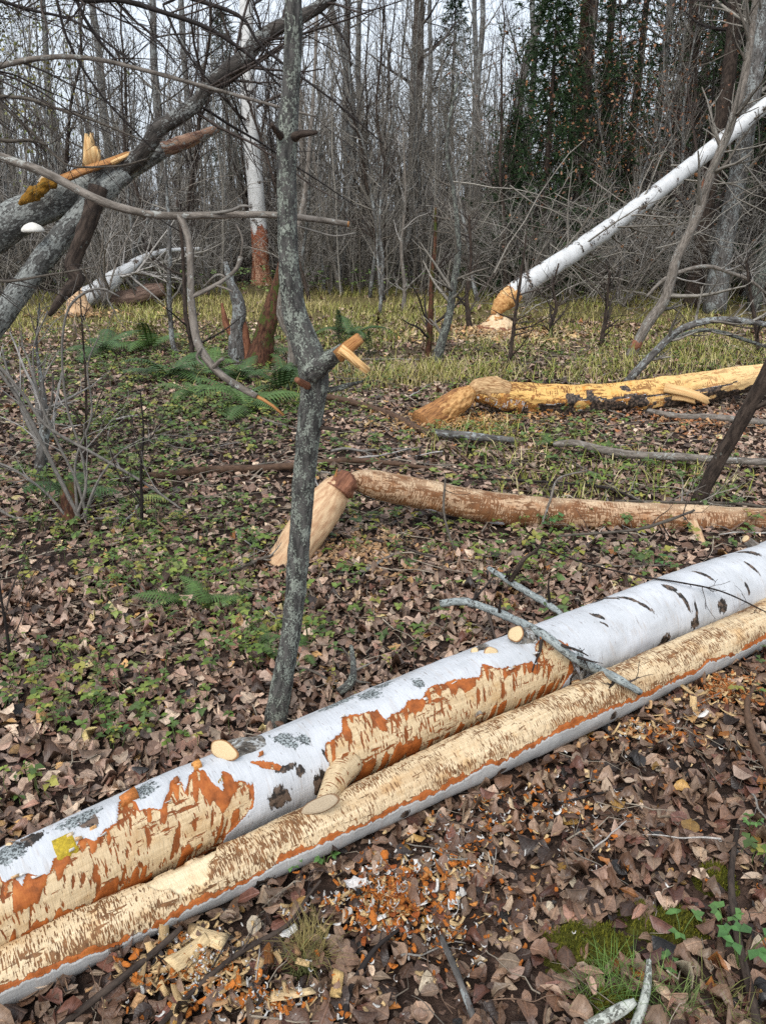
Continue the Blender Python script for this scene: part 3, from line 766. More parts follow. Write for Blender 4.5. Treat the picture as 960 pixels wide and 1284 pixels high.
mb = MB(); tube(mb, P, R, n, ns, .07, 14, 7, extra=ex, capin=-.3, aniso=3); ob('trunk', mb, M_stripped, lm)
P, R = pxpath([(868, 655, 12, 3.66), (876, 674, 11, 3.56), (887, 698, 9, 3.47)]); mb = MB(); tube(mb, P, R, 10, 8, .1, 40, 2); ob('branch', mb, M_stump, lm)
# yellow log
ys = empty('orange_gnawed_stump', G(548, 528), 'low orange stump gnawed to a slope beside a bed of chips', 'stump')
mb = MB()
P, R = pxpath([(528, 532, 34, 5.75), (548, 519, 32, 5.85), (566, 507, 30, 5.95), (580, 497, 26, 6.02), (592, 489, 12, 6.07)]); tube(mb, P, R, 70, 60, .13, 34, 9, aniso=4); ob('trunk', mb, mat_wood('chewed_orange_wood', (.14, .055, .02), (.46, .22, .075), (14, 90, 90)), ys)
mb = MB(); P, R = pxpath([(538, 528, 30, 5.80), (562, 513, 31, 5.9), (580, 500, 27, 5.98), (588, 492, 18, 6.02)]); P[:, 2] += .012; P[:, 0] += .012; tube(mb, P, R * .93, 60, 54, .16, 46, 10, aniso=2.5); ob('gnawed_face', mb, mat_wood('pale_orange_wood', (.30, .13, .035), (.62, .37, .15), (30, 70, 70)), ys)
yl = empty('yellow_stripped_log', G(700, 528), 'thick yellow stripped log gnawed to a blunt point, dark bark left underneath', 'log')
P, R = pxpath([(586, 492, 5, 6.05), (596, 492, 20, 6.06), (612, 493, 34, 6.08), (640, 499, 41, 6.12), (690, 504, 43, 6.18), (760, 502, 42, 6.25), (830, 494, 42, 6.35), (900, 482, 38, 6.45), (955, 471, 30, 6.55), (985, 462, 26, 6.6)])
n, ns = 300, 72
def yellow_fields():
    th = np.linspace(0, 2 * np.pi, ns, endpoint=False)[None]; u = np.linspace(0, 1, n)[:, None]
    nz = vnoise(np.stack([u * 22 + 0 * th, np.cos(th) * 2 + 0 * u, np.sin(th) * 2 + 0 * u], -1), 9); nz2 = vnoise(np.stack([u * 70 + 0 * th, np.cos(th) * 5 + 0 * u, np.sin(th) * 5 + 0 * u], -1), 3)
    low = -np.cos(th) + .5 * nz + .25 * nz2
    bark = np.clip((low - .16 - .5 * np.clip(.2 - u, 0, 1)) * 4, -1, 1)
    tc = 2 * np.pi - 1.25 - .5 * (u - .5)
    bark = np.maximum(bark, np.where((u > .30) & (u < .80), np.clip(1 - np.abs(th - tc - .10 * vnoise(np.stack([u * 30 + 0 * th, 0 * th + 0 * u, 0 * th + 0 * u], -1), 5)) / (.05 + .03 * nz), -1, 1), -1))  # lengthwise crack: its dark recess is painted in through the bark mask
    for c, w in ((.30, .016), (.355, .010), (.47, .012)): bark = np.maximum(bark, np.clip(1.2 - np.abs(u - c - .02 * nz) / w, -1, 1) * (-np.cos(th) > -.75 + .5 * nz) * 1.0 - (0 + (-np.cos(th) <= -.75 + .5 * nz)))
    bark = np.where(u < .16, np.minimum(bark, low - .9), bark)
    gn = np.where(bark > 0, -.03, np.clip((.10 - low) * .035 + .004 + .02 * (u - .3) + .010 * nz2, .002, .06)); dk = np.clip(bark * 6 + 3, 0, 1)
    return dict(gn=np.r_[gn.ravel(), .05, .05], dk=np.r_[dk.ravel(), 0, 0], li=0.0, fr=np.r_[(np.clip((u - .45) * 1.3, 0, .5) + 0 * th).ravel(), 0, 0])
mb = MB(); tube(mb, P, R, n, ns, .11, 17, 11, extra=yellow_fields(), capin=-.4, aniso=6, rend=1.2); ob('trunk', mb, M_yellow, yl)
mb = MB(); P9, R9 = pxpath([(581, 496, 5, 6.04), (590, 491, 14, 6.045), (601, 487, 25, 6.05), (616, 490, 34, 6.07), (634, 494, 38, 6.09)]); tube(mb, P9, R9 * np.array([1, 1.02, 1.03, .99, .82]), 60, 56, .12, 40, 19, aniso=2.5); ob('gnawed_end', mb, mat_wood('chewed_tan_wood', (.22, .10, .035), (.60, .41, .21), (16, 90, 90)), yl)
YELLOW_SPLINTERS = (((832, 486, 6.22), (856, 491, 6.19), (872, 496, 6.17), (886, 503, 6.15)), ((842, 496, 6.22), (858, 498, 6.2), (870, 502, 6.18)))
for (a, b) in (((680, 520), (681, 536)), ((770, 516), (768, 535)), ((808, 515), (812, 528))):
    P, R = pxpath([(*a, 9, 6.15), (*b, 5, 6.1)]); mb = MB(); tube(mb, P, R, 5, 6, .1, 30, 1); ob('branch_stub', mb, M_darkbark, yl)

# leaning birch with its hourglass stump
hs = empty('hourglass_stump', G(620, 414), 'pale cone of a gnawed stump at the foot of the leaning white birch', 'stump')
b0 = G(621, 416)
def wz(px, Y): return px * (Y / .94) / F / 1.0
mb = MB()
P = [b0 + [0, 0, -.03], b0 + [0, 0, .07], b0 + [-.01, 0, .14], b0 + [-.02, 0, .19], b0 + [-.03, 0, .235]]
tube(mb, P, [.26, .24, .17, .09, .04], 40, 40, .2, 18, 3); ob('trunk', mb, mat_wood('pale_cone_wood', (.50, .33, .18), (.74, .58, .38), (14, 40, 40)), hs)
mb = MB(); tube(mb, [b0 + [0, 0, -.03], b0 + [0, 0, .05], b0 + [0, 0, .085]], [.28, .265, .235], 10, 36, .2, 14, 4); ob('bark', mb, M_redwood, hs)
mb = MB(); tube(mb, [b0 + [-.018, 0, .17], b0 + [-.03, 0, .22], b0 + [-.035, 0, .27]], [.115, .052, .036], 12, 20, .25, 22, 4); ob('neck', mb, M_splintor, hs)
lb = empty('leaning_white_birch', G(640, 414), 'white birch gnawed through at the base and leaning far over into the thicket', 'tree')
P, R = pxpath([(621, 391, 10, 10.9), (626, 384, 18, 10.92), (634, 375, 26, 10.95), (645, 366, 28, 11.0), (660, 355, 29, 11.05), (720, 316, 27, 11.3), (790, 266, 25, 11.6), (860, 212, 23, 11.9), (920, 164, 22, 12.2), (975, 120, 21, 12.5), (1060, 60, 18, 13)])
R = R * .84; n, ns = 180, 26
u = np.linspace(0, 1, n)[:, None] + 0 * np.arange(ns)
dkf = np.clip(vnoise(np.stack([u * 90, np.cos(np.arange(ns) * .24) + 0 * u, np.sin(np.arange(ns) * .24) + 0 * u], -1), 4) * .95 - .16, 0, 1)
ex = dict(gn=np.r_[np.where(u < .055, .05, -.05).ravel(), .05, .05], dk=np.r_[dkf.ravel(), 0, 0], li=0.0, fr=0.0)
mb = MB(); tube(mb, P, R, n, ns, .05, 8, 13, extra=ex); ob('trunk', mb, M_fallenbirch, lb)
mb = MB(); P, R = pxpath([(618, 403, 4, 10.86), (619, 398, 8, 10.86), (621, 392, 14, 10.87), (626, 384, 22, 10.9), (634, 376, 27.5, 10.95), (646, 366, 28, 11.0)]); tube(mb, P, R * .86, 34, 30, .16, 30, 3, aniso=1.8); ob('gnawed_end', mb, M_stump if False else mat_wood('toothed_orange_wood', (.33, .14, .04), (.66, .40, .16), (40, 25, 25)), lb)
Pc, Rc = smooth_path(*pxpath([(700, 329, 10, 11.2), (800, 258, 10, 11.6), (900, 180, 10, 12.1), (1000, 100, 9, 12.6)]), 12)
b1, r1 = spawn(Pc[None], Rc[None], 26, (.5, 1.6), (25, 70), 6, -.02, .13, 0, 1, .3)
b2, r2 = spawn(b1, r1, 5, (.2, .7), (20, 60), 4, 0, .15, .2, 1, .5)
mb = MB(); tubes(mb, b1, r1, 3); tubes(mb, b2, np.maximum(r2, .002), 3); ob('twigs', mb, M_twig, lb)

# ------------------------------------------------------------------ trees near the camera
def px_limb(mb, pts, Y, n=30, ns=8, rough=.08, rs=20, seed=0, **k):
    P, R = pxpath(pts, Y)
    return tube(mb, P, R, n, ns, rough, rs, seed, **k)
def twigs_from(mb, limbs, k1, L1, k2, L2, up=.02, ang=(25, 75), t0=.1, wob=.12, rmin=.0012, rf=.5, tint=None):
    for P, R in limbs:
        Pc, Rc = smooth_path(P, R, 14)
        b1, r1 = spawn(Pc[None], Rc[None], k1, L1, ang, 6, up, wob, t0, 1, rf, .3, rmin)
        tubes(mb, b1, r1, 4)
        if k2:
            b2, r2 = spawn(b1, r1, k2, L2, (20, 65), 4, up, .14, .15, 1, .6, .4, rmin * .8)
            tubes(mb, b2, r2, 3)
tr = empty('lichen_covered_tree', G(345, 908), 'slim crooked tree crusted with grey lichen rising right behind the white birch log', 'tree')
mb = MB()
px_limb(mb, [(342, 925, 31.4, 2.06), (346, 903, 28.9, 2.07), (355, 850, 26.2, 2.08), (366, 785, 25.4, 2.08), (373, 710, 27.1, 2.09), (379, 630, 27.9, 2.10), (386, 550, 29.7, 2.10), (393, 490, 35.0, 2.10), (392, 458, 39.3, 2.10), (382, 428, 35.0, 2.11), (370, 392, 30.6, 2.12),
              (363, 340, 26.2, 2.12), (360, 270, 24.5, 2.13), (360, 175, 26.2, 2.13), (365, 110, 22.7, 2.14), (368, 40, 22.7, 2.14), (367, -60, 21.8, 2.15), (372, -260, 20.1, 2.15), (365, -600, 17.5, 2.2), (380, -1100, 13.1, 2.3), (370, -2200, 7.0, 2.4)], None, 340, 28, .07, 26, 3)
ob('trunk', mb, M_lichen, tr)
mb = MB(); px_limb(mb, [(392, 466, 34, 2.08), (404, 457, 26, 2.06), (418, 447, 20, 2.03), (430, 439, 18, 2.01)], None, 18, 16, .1, 40, 5); brk = ob('broken_branch', mb, M_lichen, tr)
def shard(pts, Y, w, th, mat, parent, name='splinter', jag=3):
    """split piece of wood: flat, with a torn far end"""
    P = np.array([PY(x, y, yy) for x, y, yy in pts]); T, N, B = frames(P); m = len(P); V = []
    s = np.array([np.cross(T[i], FW) for i in range(m)]); s = unit(s)
    for i in range(m):
        f = i / (m - 1); ww = w * (1 - .25 * f)
        dpt = np.cross(s[i], T[i])
        for q, e in ((-1, 1), (-.3, 1.15), (.35, .95), (1, 1), (1, -1), (.35, -.95), (-.3, -1.1), (-1, -1)):
            tor = (rng.uniform(-.5, .5) * w * jag * .5) if i == m - 1 else 0
            V.append(P[i] + s[i] * ww * q * .5 + dpt * th * e * .5 + T[i] * tor)
    k = np.arange(m * 8).reshape(m, 8)
    Q = np.stack([k[:-1], np.roll(k[:-1], -1, 1), np.roll(k[1:], -1, 1), k[1:]], -1).reshape(-1, 4)
    caps = [[k[0, 0], k[0, 7], k[0, 6], k[0, 1]], [k[0, 1], k[0, 6], k[0, 5], k[0, 2]], [k[0, 2], k[0, 5], k[0, 4], k[0, 3]],
            [k[-1, 0], k[-1, 1], k[-1, 6], k[-1, 7]], [k[-1, 1], k[-1, 2], k[-1, 5], k[-1, 6]], [k[-1, 2], k[-1, 3], k[-1, 4], k[-1, 5]]]
    lc = np.zeros((m * 8, 3)); lc[:, 0] = np.repeat(np.linspace(0, .1, m), 8); lc[:, 1] = np.tile([-1, -.3, .3, 1, 1, .3, -.3, -1], m) * w; lc[:, 2] = np.tile([1, 1, 1, 1, -1, -1, -1, -1], m) * th
    return ob(name, MB().add(V, np.vstack([Q, caps]), lc=lc), mat, parent, smooth=False)
for pts in YELLOW_SPLINTERS: shard(pts, 0, .075, .035, M_splint, yl, jag=1.2)
shard([(424, 447, 1.995), (436, 436, 1.985), (446, 428, 1.98), (452, 423, 1.975)], 2, .034, .018, M_splintor, brk, jag=.5)
shard([(426, 437, 1.97), (437, 445, 1.965), (448, 455, 1.96), (462, 466, 1.955)], 2, .026, .005, M_splint, brk, jag=1)
shard([(427, 439, 1.96), (439, 450, 1.955), (450, 461, 1.955)], 2, .008, .006, M_splint, brk, jag=1)
for pts, m in (([(386, 484, 10, 2.07), (378, 480, 9, 2.02), (372, 476, 7, 1.99)], M_redwood), ([(402, 490, 9, 2.1), (420, 488, 7, 2.09), (437, 483, 6, 2.08), (455, 478, 3, 2.06)], M_lichen),
               ([(396, 536, 6, 2.1), (408, 537, 5, 2.08), (428, 539, 2.5, 2.06)], M_darkbark), ([(368, 172, 13, 2.12), (378, 168, 9, 2.09), (397, 166, 5, 2.05)], M_darkbark),
               ([(354, 172, 11, 2.12), (346, 164, 7, 2.08), (341, 156, 5, 2.05)], M_darkbark)):
    mb = MB(); px_limb(mb, pts, None, 10, 9, .15, 60, 4); ob('branch_stub', mb, m, tr)
# upper crown, out of the picture above
mb = MB(); tp = pxpath([(372, -300, 22, 2.15), (365, -600, 20, 2.2), (380, -1100, 15, 2.3), (370, -2200, 8, 2.4)])
twigs_from(mb, [tp], 16, (.5, 1.3), 6, (.2, .5), .1); ob('crown', mb, M_twigdark, tr)

# the horizontal broken branch: belongs to a bare tree standing just outside the picture
bt = empty('overhanging_bare_tree', (-2.45, 2.75, 0), 'bare tree whose long thin boughs reach in from the edge across the slim lichen tree', 'tree')
mb = MB(); tube(mb, [(-2.45, 2.75, -.05), (-2.42, 2.75, 1.0), (-2.36, 2.74, 2.2), (-2.40, 2.8, 3.4), (-2.3, 2.9, 5)], [.075, .066, .055, .045, .02], 40, 14, .08, 20, 2); ob('trunk', mb, M_greybark, bt)
boughs = [
 ([(-330, 120, 16, 2.75), (-180, 150, 14, 2.6), (-60, 180, 12, 2.4), (10, 200, 11, 2.3), (60, 218, 11, 2.27), (115, 247, 11, 2.25), (150, 260, 10, 2.25), (200, 270, 9.5, 2.25), (260, 270, 9, 2.25), (310, 269, 8.5, 2.25), (350, 270, 8, 2.25), (395, 275, 7.5, 2.24), (436, 281, 7, 2.23)], M_pale, 0),
 ([(-330, 60, 10, 2.8), (-150, 110, 8, 2.7), (-40, 92, 7, 2.6), (0, 83, 7, 2.6), (35, 75, 6.5, 2.6), (80, 71, 6, 2.6), (130, 76, 5.5, 2.6), (200, 93, 5, 2.6), (280, 115, 4.5, 2.6), (360, 137, 3.5, 2.6), (396, 146, 2.5, 2.6)], M_pale, 5),
 ([(-330, 110, 9, 2.8), (-150, 125, 7, 2.8), (-40, 120, 5.5, 2.8), (0, 121, 5, 2.8), (35, 124, 4.5, 2.8), (65, 134, 4, 2.8), (120, 152, 3.5, 2.8), (180, 177, 2, 2.8)], M_twig, 5),
 ([(-60, 150, 6, 2.9), (0, 175, 5, 2.9), (40, 176, 4, 2.9), (60, 183, 2.5, 2.9)], M_twig, 3),
 ([(-260, -60, 10, 2.85), (-120, -60, 9, 2.8), (0, -30, 8, 2.7), (95, -2, 7, 2.6), (150, 0, 6.5, 2.5), (200, 14, 6, 2.5), (258, 34, 5.5, 2.5), (300, 60, 4.5, 2.5), (330, 85, 3, 2.5), (352, 110, 2, 2.5)], M_twigdark, 10),
 ([(60, -60, 6, 2.7), (88, -20, 5, 2.7), (105, 20, 4.5, 2.7), (128, 55, 4, 2.7), (148, 78, 3, 2.7)], M_twigdark, 6),
 ([(40, -60, 4, 3), (68, -10, 4, 3), (85, 50, 3.5, 3), (120, 110, 3, 3), (160, 155, 2.5, 3), (195, 190, 1.5, 3)], M_twigdark, 6),
 ([(170, -40, 4, 2.8), (205, 10, 3.5, 2.8), (230, 60, 3, 2.8), (265, 105, 2, 2.8)], M_twigdark, 6),
 ([(-60, 60, 5, 3.1), (0, 128, 4, 3.1), (40, 165, 3.5, 3.1), (75, 200, 3, 3.1), (95, 209, 2.8, 3.1), (150, 208, 2.5, 3.1), (185, 199, 1.5, 3.1)], M_twig, 5),
 ([(-260, -100, 8, 3.1), (-60, -20, 6, 3.1), (30, 10, 4, 3.1), (100, 30, 3, 3.1), (180, 90, 2, 3.1)], M_twigdark, 7),
 ([(-200, 300, 6, 2.9), (-60, 330, 5, 2.9), (0, 352, 4, 2.9), (60, 345, 3, 2.9), (120, 335, 1.8, 2.9)], M_twig, 4),
 ([(150, -60, 7, 3.3), (215, -12, 6, 3.3), (300, 20, 4.5, 3.3), (330, 60, 3.5, 3.3), (420, 128, 2.5, 3.3), (480, 180, 1.4, 3.3)], M_twigdark, 7)]
for i, (pts, m, k) in enumerate(boughs):
    P, R = pxpath(pts)
    if P[0][0] > -1.9: P = np.vstack([np.array([-2.3, 2.85, min(4.6, P[0][2] + .5)]), P]); R = np.r_[R[0] * 1.3, R]
    mb = MB(); tube(mb, P, R, 70, 10 if i == 0 else 7, .07, 30, i); br = ob('branch', mb, m, bt)
    if k:
        mb = MB(); twigs_from(mb, [(P, R)], k * 3, (.12, .6), 4, (.06, .26), -.03, (20, 70), .25, rmin=.0009, rf=.4); ob('twigs', mb, M_twigdark, br)
    if i == 0:
        mb = MB(); e = P[-1]; face_disc(mb, e, P[-1] - P[-2], R[-1] * 1.05, R[-1] * 1.05, np.array([0, 0, 1.0])); ob('cut_face', mb, M_splintor, br)
        mb = MB(); px_limb(mb, [(224, 270, 9, 2.25), (232, 285, 9, 2.24), (238, 310, 9, 2.22), (239, 345, 9, 2.20), (240, 378, 9.5, 2.19), (244, 412, 10, 2.18), (250, 435, 11, 2.17), (263, 455, 10, 2.16), (280, 472, 9, 2.15), (300, 485, 8.5, 2.14), (322, 497, 7.5, 2.13)], None, 60, 10, .09, 40, 3); ob('hanging_shoot', mb, M_pale, br)
        shard([(320, 496, 2.13), (330, 501, 2.125), (342, 509, 2.12), (356, 521, 2.115)], 2, .010, .004, M_splintor, br, jag=.3)
        mb = MB()
        for pts2 in ([(241, 372, 6, 2.19), (262, 362, 6, 2.2), (280, 352, 5, 2.21), (296, 338, 5, 2.22), (302, 322, 6, 2.23)], [(302, 322, 3, 2.23), (304, 300, 2.5, 2.24), (296, 280, 2, 2.26)], [(268, 460, 6, 2.15), (276, 452, 5, 2.13), (280, 450, 5, 2.12)],
                     [(272, 358, 3, 2.2), (284, 362, 3, 2.18), (292, 366, 2, 2.17)], [(252, 437, 5, 2.16), (247, 448, 3, 2.14), (255, 458, 2, 2.13)]):
            mb = MB(); px_limb(mb, pts2, None, 12, 7, .1, 40, 2); ob('side_shoot', mb, M_pale, br)
        mb = MB(); px_limb(mb, [(262, 268, 4, 2.25), (290, 264, 4, 2.22), (304, 258, 4, 2.2), (316, 260, 2, 2.2)], None, 10, 6, .1, 40, 1); ob('thin_shoot', mb, M_twigpale, br); mb = MB(); px_limb(mb, [(372, 283, 2.4, 2.24), (395, 290, 2.2, 2.22), (420, 296, 2, 2.2), (446, 292, 1.5, 2.2)], None, 10, 6, .1, 40, 1); ob('thin_shoot', mb, M_twigpale, br)

# big split trunk leaning in from the edge
sp = empty('split_leaning_trunk', G(-330, 610), 'thick grey leaning trunk split open along its top, forked, with an upright orange splinter', 'tree')
mb = MB()
px_limb(mb, [(-330, 620, 62, 4.6), (-200, 470, 60, 4.6), (-90, 350, 52, 4.6), (0, 288, 47, 4.6), (60, 255, 43, 4.6), (110, 233, 39, 4.6), (150, 214, 33, 4.62), (185, 197, 25, 4.65), (205, 188, 19, 4.66)], None, 90, 22, .08, 12, 4); ob('trunk', mb, M_split, sp)
mb = MB(); px_limb(mb, [(170, 204, 22, 4.64), (200, 190, 18, 4.66), (225, 181, 17, 4.67), (250, 171, 13, 4.68), (264, 165, 11, 4.69), (274, 161, 8, 4.7)], None, 50, 22, .16, 30, 5, aniso=3); ob('broken_end', mb, mat_bark('torn_reddish_wood', (.10, .05, .035), (.30, .19, .13), (.30, .31, .29), .45, .7, None, .8), sp)
mb = MB(); px_limb(mb, [(140, 222, 20, 4.6), (170, 202, 21, 4.55), (188, 180, 19, 4.5), (197, 163, 19, 4.5), (222, 148, 19, 4.5), (245, 130, 18, 4.5), (262, 108, 18, 4.5), (285, 88, 18, 4.5), (308, 72, 20, 4.5), (322, 52, 18, 4.5), (345, 36, 17, 4.5), (375, 22, 16, 4.5), (410, 0, 14, 4.5), (470, -60, 12, 4.5), (560, -160, 8, 4.6)], None, 90, 14, .1, 16, 8)
ul = ob('limb', mb, M_limb, sp)
mb = MB(); px_limb(mb, [(-150, 590, 30, 4.4), (-60, 480, 30, 4.4), (-10, 415, 29, 4.42), (30, 358, 28, 4.45), (65, 312, 28, 4.48), (100, 272, 28, 4.52), (130, 240, 28, 4.55), (160, 216, 22, 4.58)], None, 60, 14, .1, 16, 9); ob('limb', mb, M_split, sp)
mb = MB(); px_limb(mb, [(124, 235, 24, 4.5), (116, 265, 22, 4.46), (106, 292, 20, 4.42), (96, 315, 18, 4.4), (91, 335, 18, 4.38), (97, 352, 17, 4.36), (86, 364, 14, 4.34), (74, 378, 11, 4.32), (62, 396, 5, 4.3)], None, 44, 14, .14, 20, 10); ob('limb', mb, M_darkbark, sp)
def plank(outline, Y, th, mat, parent, name='splinter', lean=.06):
    P = np.array([PY(x, y, Y) for x, y in outline]); m = len(P); c = P.mean(0); back = P + np.array([.004, th, 0]); back[:, 0] += lean * (P[:, 2] - c[2]) * .3
    V = np.vstack([P, back, c[None] - [0, th * .25, 0], c[None] + [0, th * 1.2, 0]]); i = np.arange(m); j = (i + 1) % m
    T = np.vstack([np.stack([j, i, np.full(m, 2 * m)], -1), np.stack([i + m, j + m, np.full(m, 2 * m + 1)], -1)]); Q = np.stack([i, j, j + m, i + m], -1)
    lc = np.stack([V[:, 2], V[:, 0] * 1.0, V[:, 1]], -1) * .6
    return ob(name, MB().add(V, Q, T, lc=lc), mat, parent, smooth=False)
plank([(103, 210), (104.5, 196), (105, 184), (105.5, 177), (106.5, 167), (108.3, 177), (110, 171), (111.2, 175), (113.4, 166), (114.6, 177), (116, 184), (117.2, 190), (119.5, 183), (121, 190), (122.6, 187), (123.6, 198), (124, 210)], 4.5, .035, M_splint, sp)
shard([(52, 230, 4.45), (58, 222, 4.45), (62, 217, 4.45)], 0, .035, .02, mat_wood('pale_broken_wood', (.55, .42, .28), (.75, .64, .48)), sp, jag=.6)
shard([(78, 225, 4.42), (105, 214, 4.45), (130, 206, 4.5), (162, 194, 4.55)], 0, .04, .02, M_splintor, sp, jag=3)
shard([(140, 205, 4.5), (155, 198, 4.52), (168, 192, 4.55)], 0, .02, .02, M_splint, sp, jag=4)
mb = MB(); px_limb(mb, [(24, 256, 4, 4.42), (36, 246, 13, 4.42), (50, 238, 15, 4.42), (66, 228, 12, 4.43), (80, 220, 4, 4.45)], None, 40, 24, .5, 34, 2); ob('moss_patch', mb, mat_bark('rusty_moss', (.14, .07, .01), (.30, .15, .02), (.2, .13, .03), .4, 1.5), sp)
fb = MB()   # white bracket fungus
c = PY(42, 290, 4.4)
a = np.linspace(0, math.pi, 14)
V, Q = [], []
for i, (q, h) in enumerate(((1, 0), (.97, .012), (.7, .03), (.3, .042), (.02, .046))):
    V += [c + np.array([math.cos(t) * .062 * q, -math.sin(t) * .05 * q, h]) for t in a]
V += [c + np.array([math.cos(t) * .05, -math.sin(t) * .04, -.006]) for t in a] + [c + np.array([math.cos(t) * .002, -math.sin(t) * .002, -.004]) for t in a]
for lo, hi in ((0, 1), (1, 2), (2, 3), (3, 4), (5, 0), (6, 5)):
    for j in range(13): Q.append((lo * 14 + j, lo * 14 + j + 1, hi * 14 + j + 1, hi * 14 + j))
fb.add(V, Q, lc=np.zeros((len(V), 3)), col=(.72, .70, .64)); ob('bracket_fungus', fb, mat_simple('bracket_fungus', .6, .3, 40, .85, 1.05), sp, label='small white bracket fungus')
mb = MB(); twigs_from(mb, [pxpath([(200, 160, 8, 4.5), (300, 78, 8, 4.5), (410, 0, 8, 4.5)])], 22, (.3, 1.1), 4, (.15, .5), .02); ob('twigs', mb, M_twigdark, ul)

# standing birch with reddened base, at the back
gb = empty('gnawed_standing_birch', G(328, 357), 'upright white birch with its base gnawed red, at the back of the clearing', 'tree')
Y0 = float(G(328, 357)[1])
P, R = pxpath([(330, 366, 30), (328, 352, 23), (327, 330, 18.5), (325, 290, 18), (320, 230, 17.5), (314, 160, 17), (310, 90, 16), (309, 20, 15), (307, -80, 14), (300, -220, 11), (305, -420, 6)], Y0); R = R * 1.15
n, ns = 160, 22
Pz, _ = smooth_path(P, R, n)
u = np.linspace(0, 1, n)[:, None] + 0 * np.arange(ns); thv = np.arange(ns) * 2 * np.pi / ns
dkf = np.clip(vnoise(np.stack([u * 70, np.cos(thv) * 1.6 + 0 * u, np.sin(thv) * 1.6 + 0 * u], -1), 4) * 1.3 - .30, 0, 1)
gn = (1.15 - Pz[:, 2])[:, None] * .15 + .03 * vnoise(np.stack([u * 60, np.cos(thv) * 2 + 0 * u, np.sin(thv) * 2 + 0 * u], -1), 6)
mb = MB(); tube(mb, P, R, n, ns, .05, 6, 15, extra=dict(gn=np.r_[gn.ravel(), .1, -.1], dk=np.r_[dkf.ravel(), 0, 0], li=0.0, fr=0.0)); ob('trunk', mb, M_birchtree, gb)
mb = MB(); twigs_from(mb, [pxpath([(322, 250, 8), (312, 120, 8), (307, -80, 8), (305, -420, 5)], Y0)], 26, (.8, 2.2), 7, (.3, 1), .06, (35, 70)); ob('crown', mb, M_twigdark, gb)

# fallen birch with its cut butt at the back
fbx = empty('fallen_birch', G(112, 388), 'fallen white birch lying off a gnawed butt, far edge of the straw grass', 'log')
Yf = float(G(110, 386)[1])
P, R = pxpath([(108, 374, 26, Yf), (118, 368, 24, Yf), (140, 352, 21, Yf + .2), (160, 337, 15, Yf + .4), (176, 326, 10, Yf + .6), (205, 315, 6, Yf + 1), (250, 312, 4, Yf + 1.5)])
n, ns = 60, 18
mb = MB(); tube(mb, P, R, n, ns, .08, 8, 3, extra=dict(gn=-.05, dk=np.r_[np.clip(vnoise(np.stack([np.repeat(np.linspace(0, 30, n), ns), np.tile(np.arange(ns) * .3, n), np.zeros(n * ns)], -1), 2) - .1, 0, 1), 0, 0], li=0.0, fr=0.0)); ob('trunk', mb, M_fallenbirch, fbx)
mb = MB(); px_limb(mb, [(96, 384, 20, Yf - .1), (104, 378, 26, Yf), (112, 371, 25, Yf)], None, 10, 16, .2, 14, 3); ob('gnawed_butt', mb, M_stump, fbx)
mb = MB(); twigs_from(mb, [pxpath([(140, 352, 8, Yf), (250, 312, 5, Yf + 1.5)])], 18, (.4, 1.3), 4, (.2, .6), .02); ob('twigs', mb, M_twigpale, fbx)
bl = empty('brown_fallen_log', G(180, 384), 'brown rotting log lying beside the fallen birch at the back', 'log')
mb = MB(); px_limb(mb, [(128, 380, 18, Yf + .3), (160, 374, 20, Yf + .4), (190, 366, 20, Yf + .6), (205, 362, 14, Yf + .7)], None, 24, 14, .12, 9, 5); ob('trunk', mb, mat_wood('rotten_log_wood', (.10, .06, .045), (.30, .20, .15), (6, 40, 40)), bl)
fs = empty('gnawed_cone_stump', G(98, 392), 'gnawed stump in front of the fallen birch butt at the back', 'stump')
b0 = G(100, 393); mb = MB(); tube(mb, [b0 + [0, 0, -.05], b0 + [0, 0, .12], b0 + [0.02, 0, .24], b0 + [.06, 0, .34]], [.24, .20, .13, .05], 16, 18, .2, 10, 5); ob('trunk', mb, M_stump, fs)

# broken stumps between the slim tree and the meadow
def simple_snag(name, label, cat, parts, base, Y):
    e = empty(name, G(*base), label, cat)
    for nm, pts, m, ns in parts:
        mb = MB(); px_limb(mb, pts, Y, 34, ns, .13, 14, len(pts)); ob(nm, mb, m, e)
    return e
Ys = float(G(330, 458)[1])
simple_snag('grey_broken_snag', 'crooked grey snag with a pale broken tip, next to the dark mossy snag', 'snag', [('trunk', [(301, 462, 26), (297, 440, 22), (297, 415, 18), (300, 395, 17), (297, 375, 16), (291, 360, 12), (286, 345, 9), (283, 328, 4)], M_greybark, 14),
            ('branch_stub', [(297, 425, 11), (285, 410, 9), (281, 395, 6), (278, 380, 3)], M_redwood, 8), ('branch', [(292, 362, 5), (285, 350, 4), (272, 345, 3), (255, 360, 2)], M_pale, 6)], (300, 458), Ys)
simple_snag('short_red_snag', 'short reddish broken snag standing between two taller snags', 'snag', [('trunk', [(312, 460, 16), (310, 440, 11), (307, 415, 9), (304, 400, 6), (303, 396, 2)], M_redwood, 10)], (312, 457), Ys)
simple_snag('dark_mossy_snag', 'thick dark mossy snag tapering to a torn point, roots spread', 'snag', [('trunk', [(324, 464, 44), (326, 450, 34), (331, 425, 27), (337, 400, 23), (341, 380, 18), (345, 362, 12), (348, 345, 7), (350, 328, 2)], M_mossbark, 18),
            ('root', [(330, 448, 16), (345, 452, 12), (362, 462, 5)], M_redwood, 8), ('root', [(318, 452, 14), (306, 460, 10), (296, 468, 4)], M_mossbark, 8),
            ('splinter', [(338, 410, 8), (343, 385, 7), (347, 360, 4), (349, 340, 1)], M_redwood, 6)], (325, 461), Ys - .1)
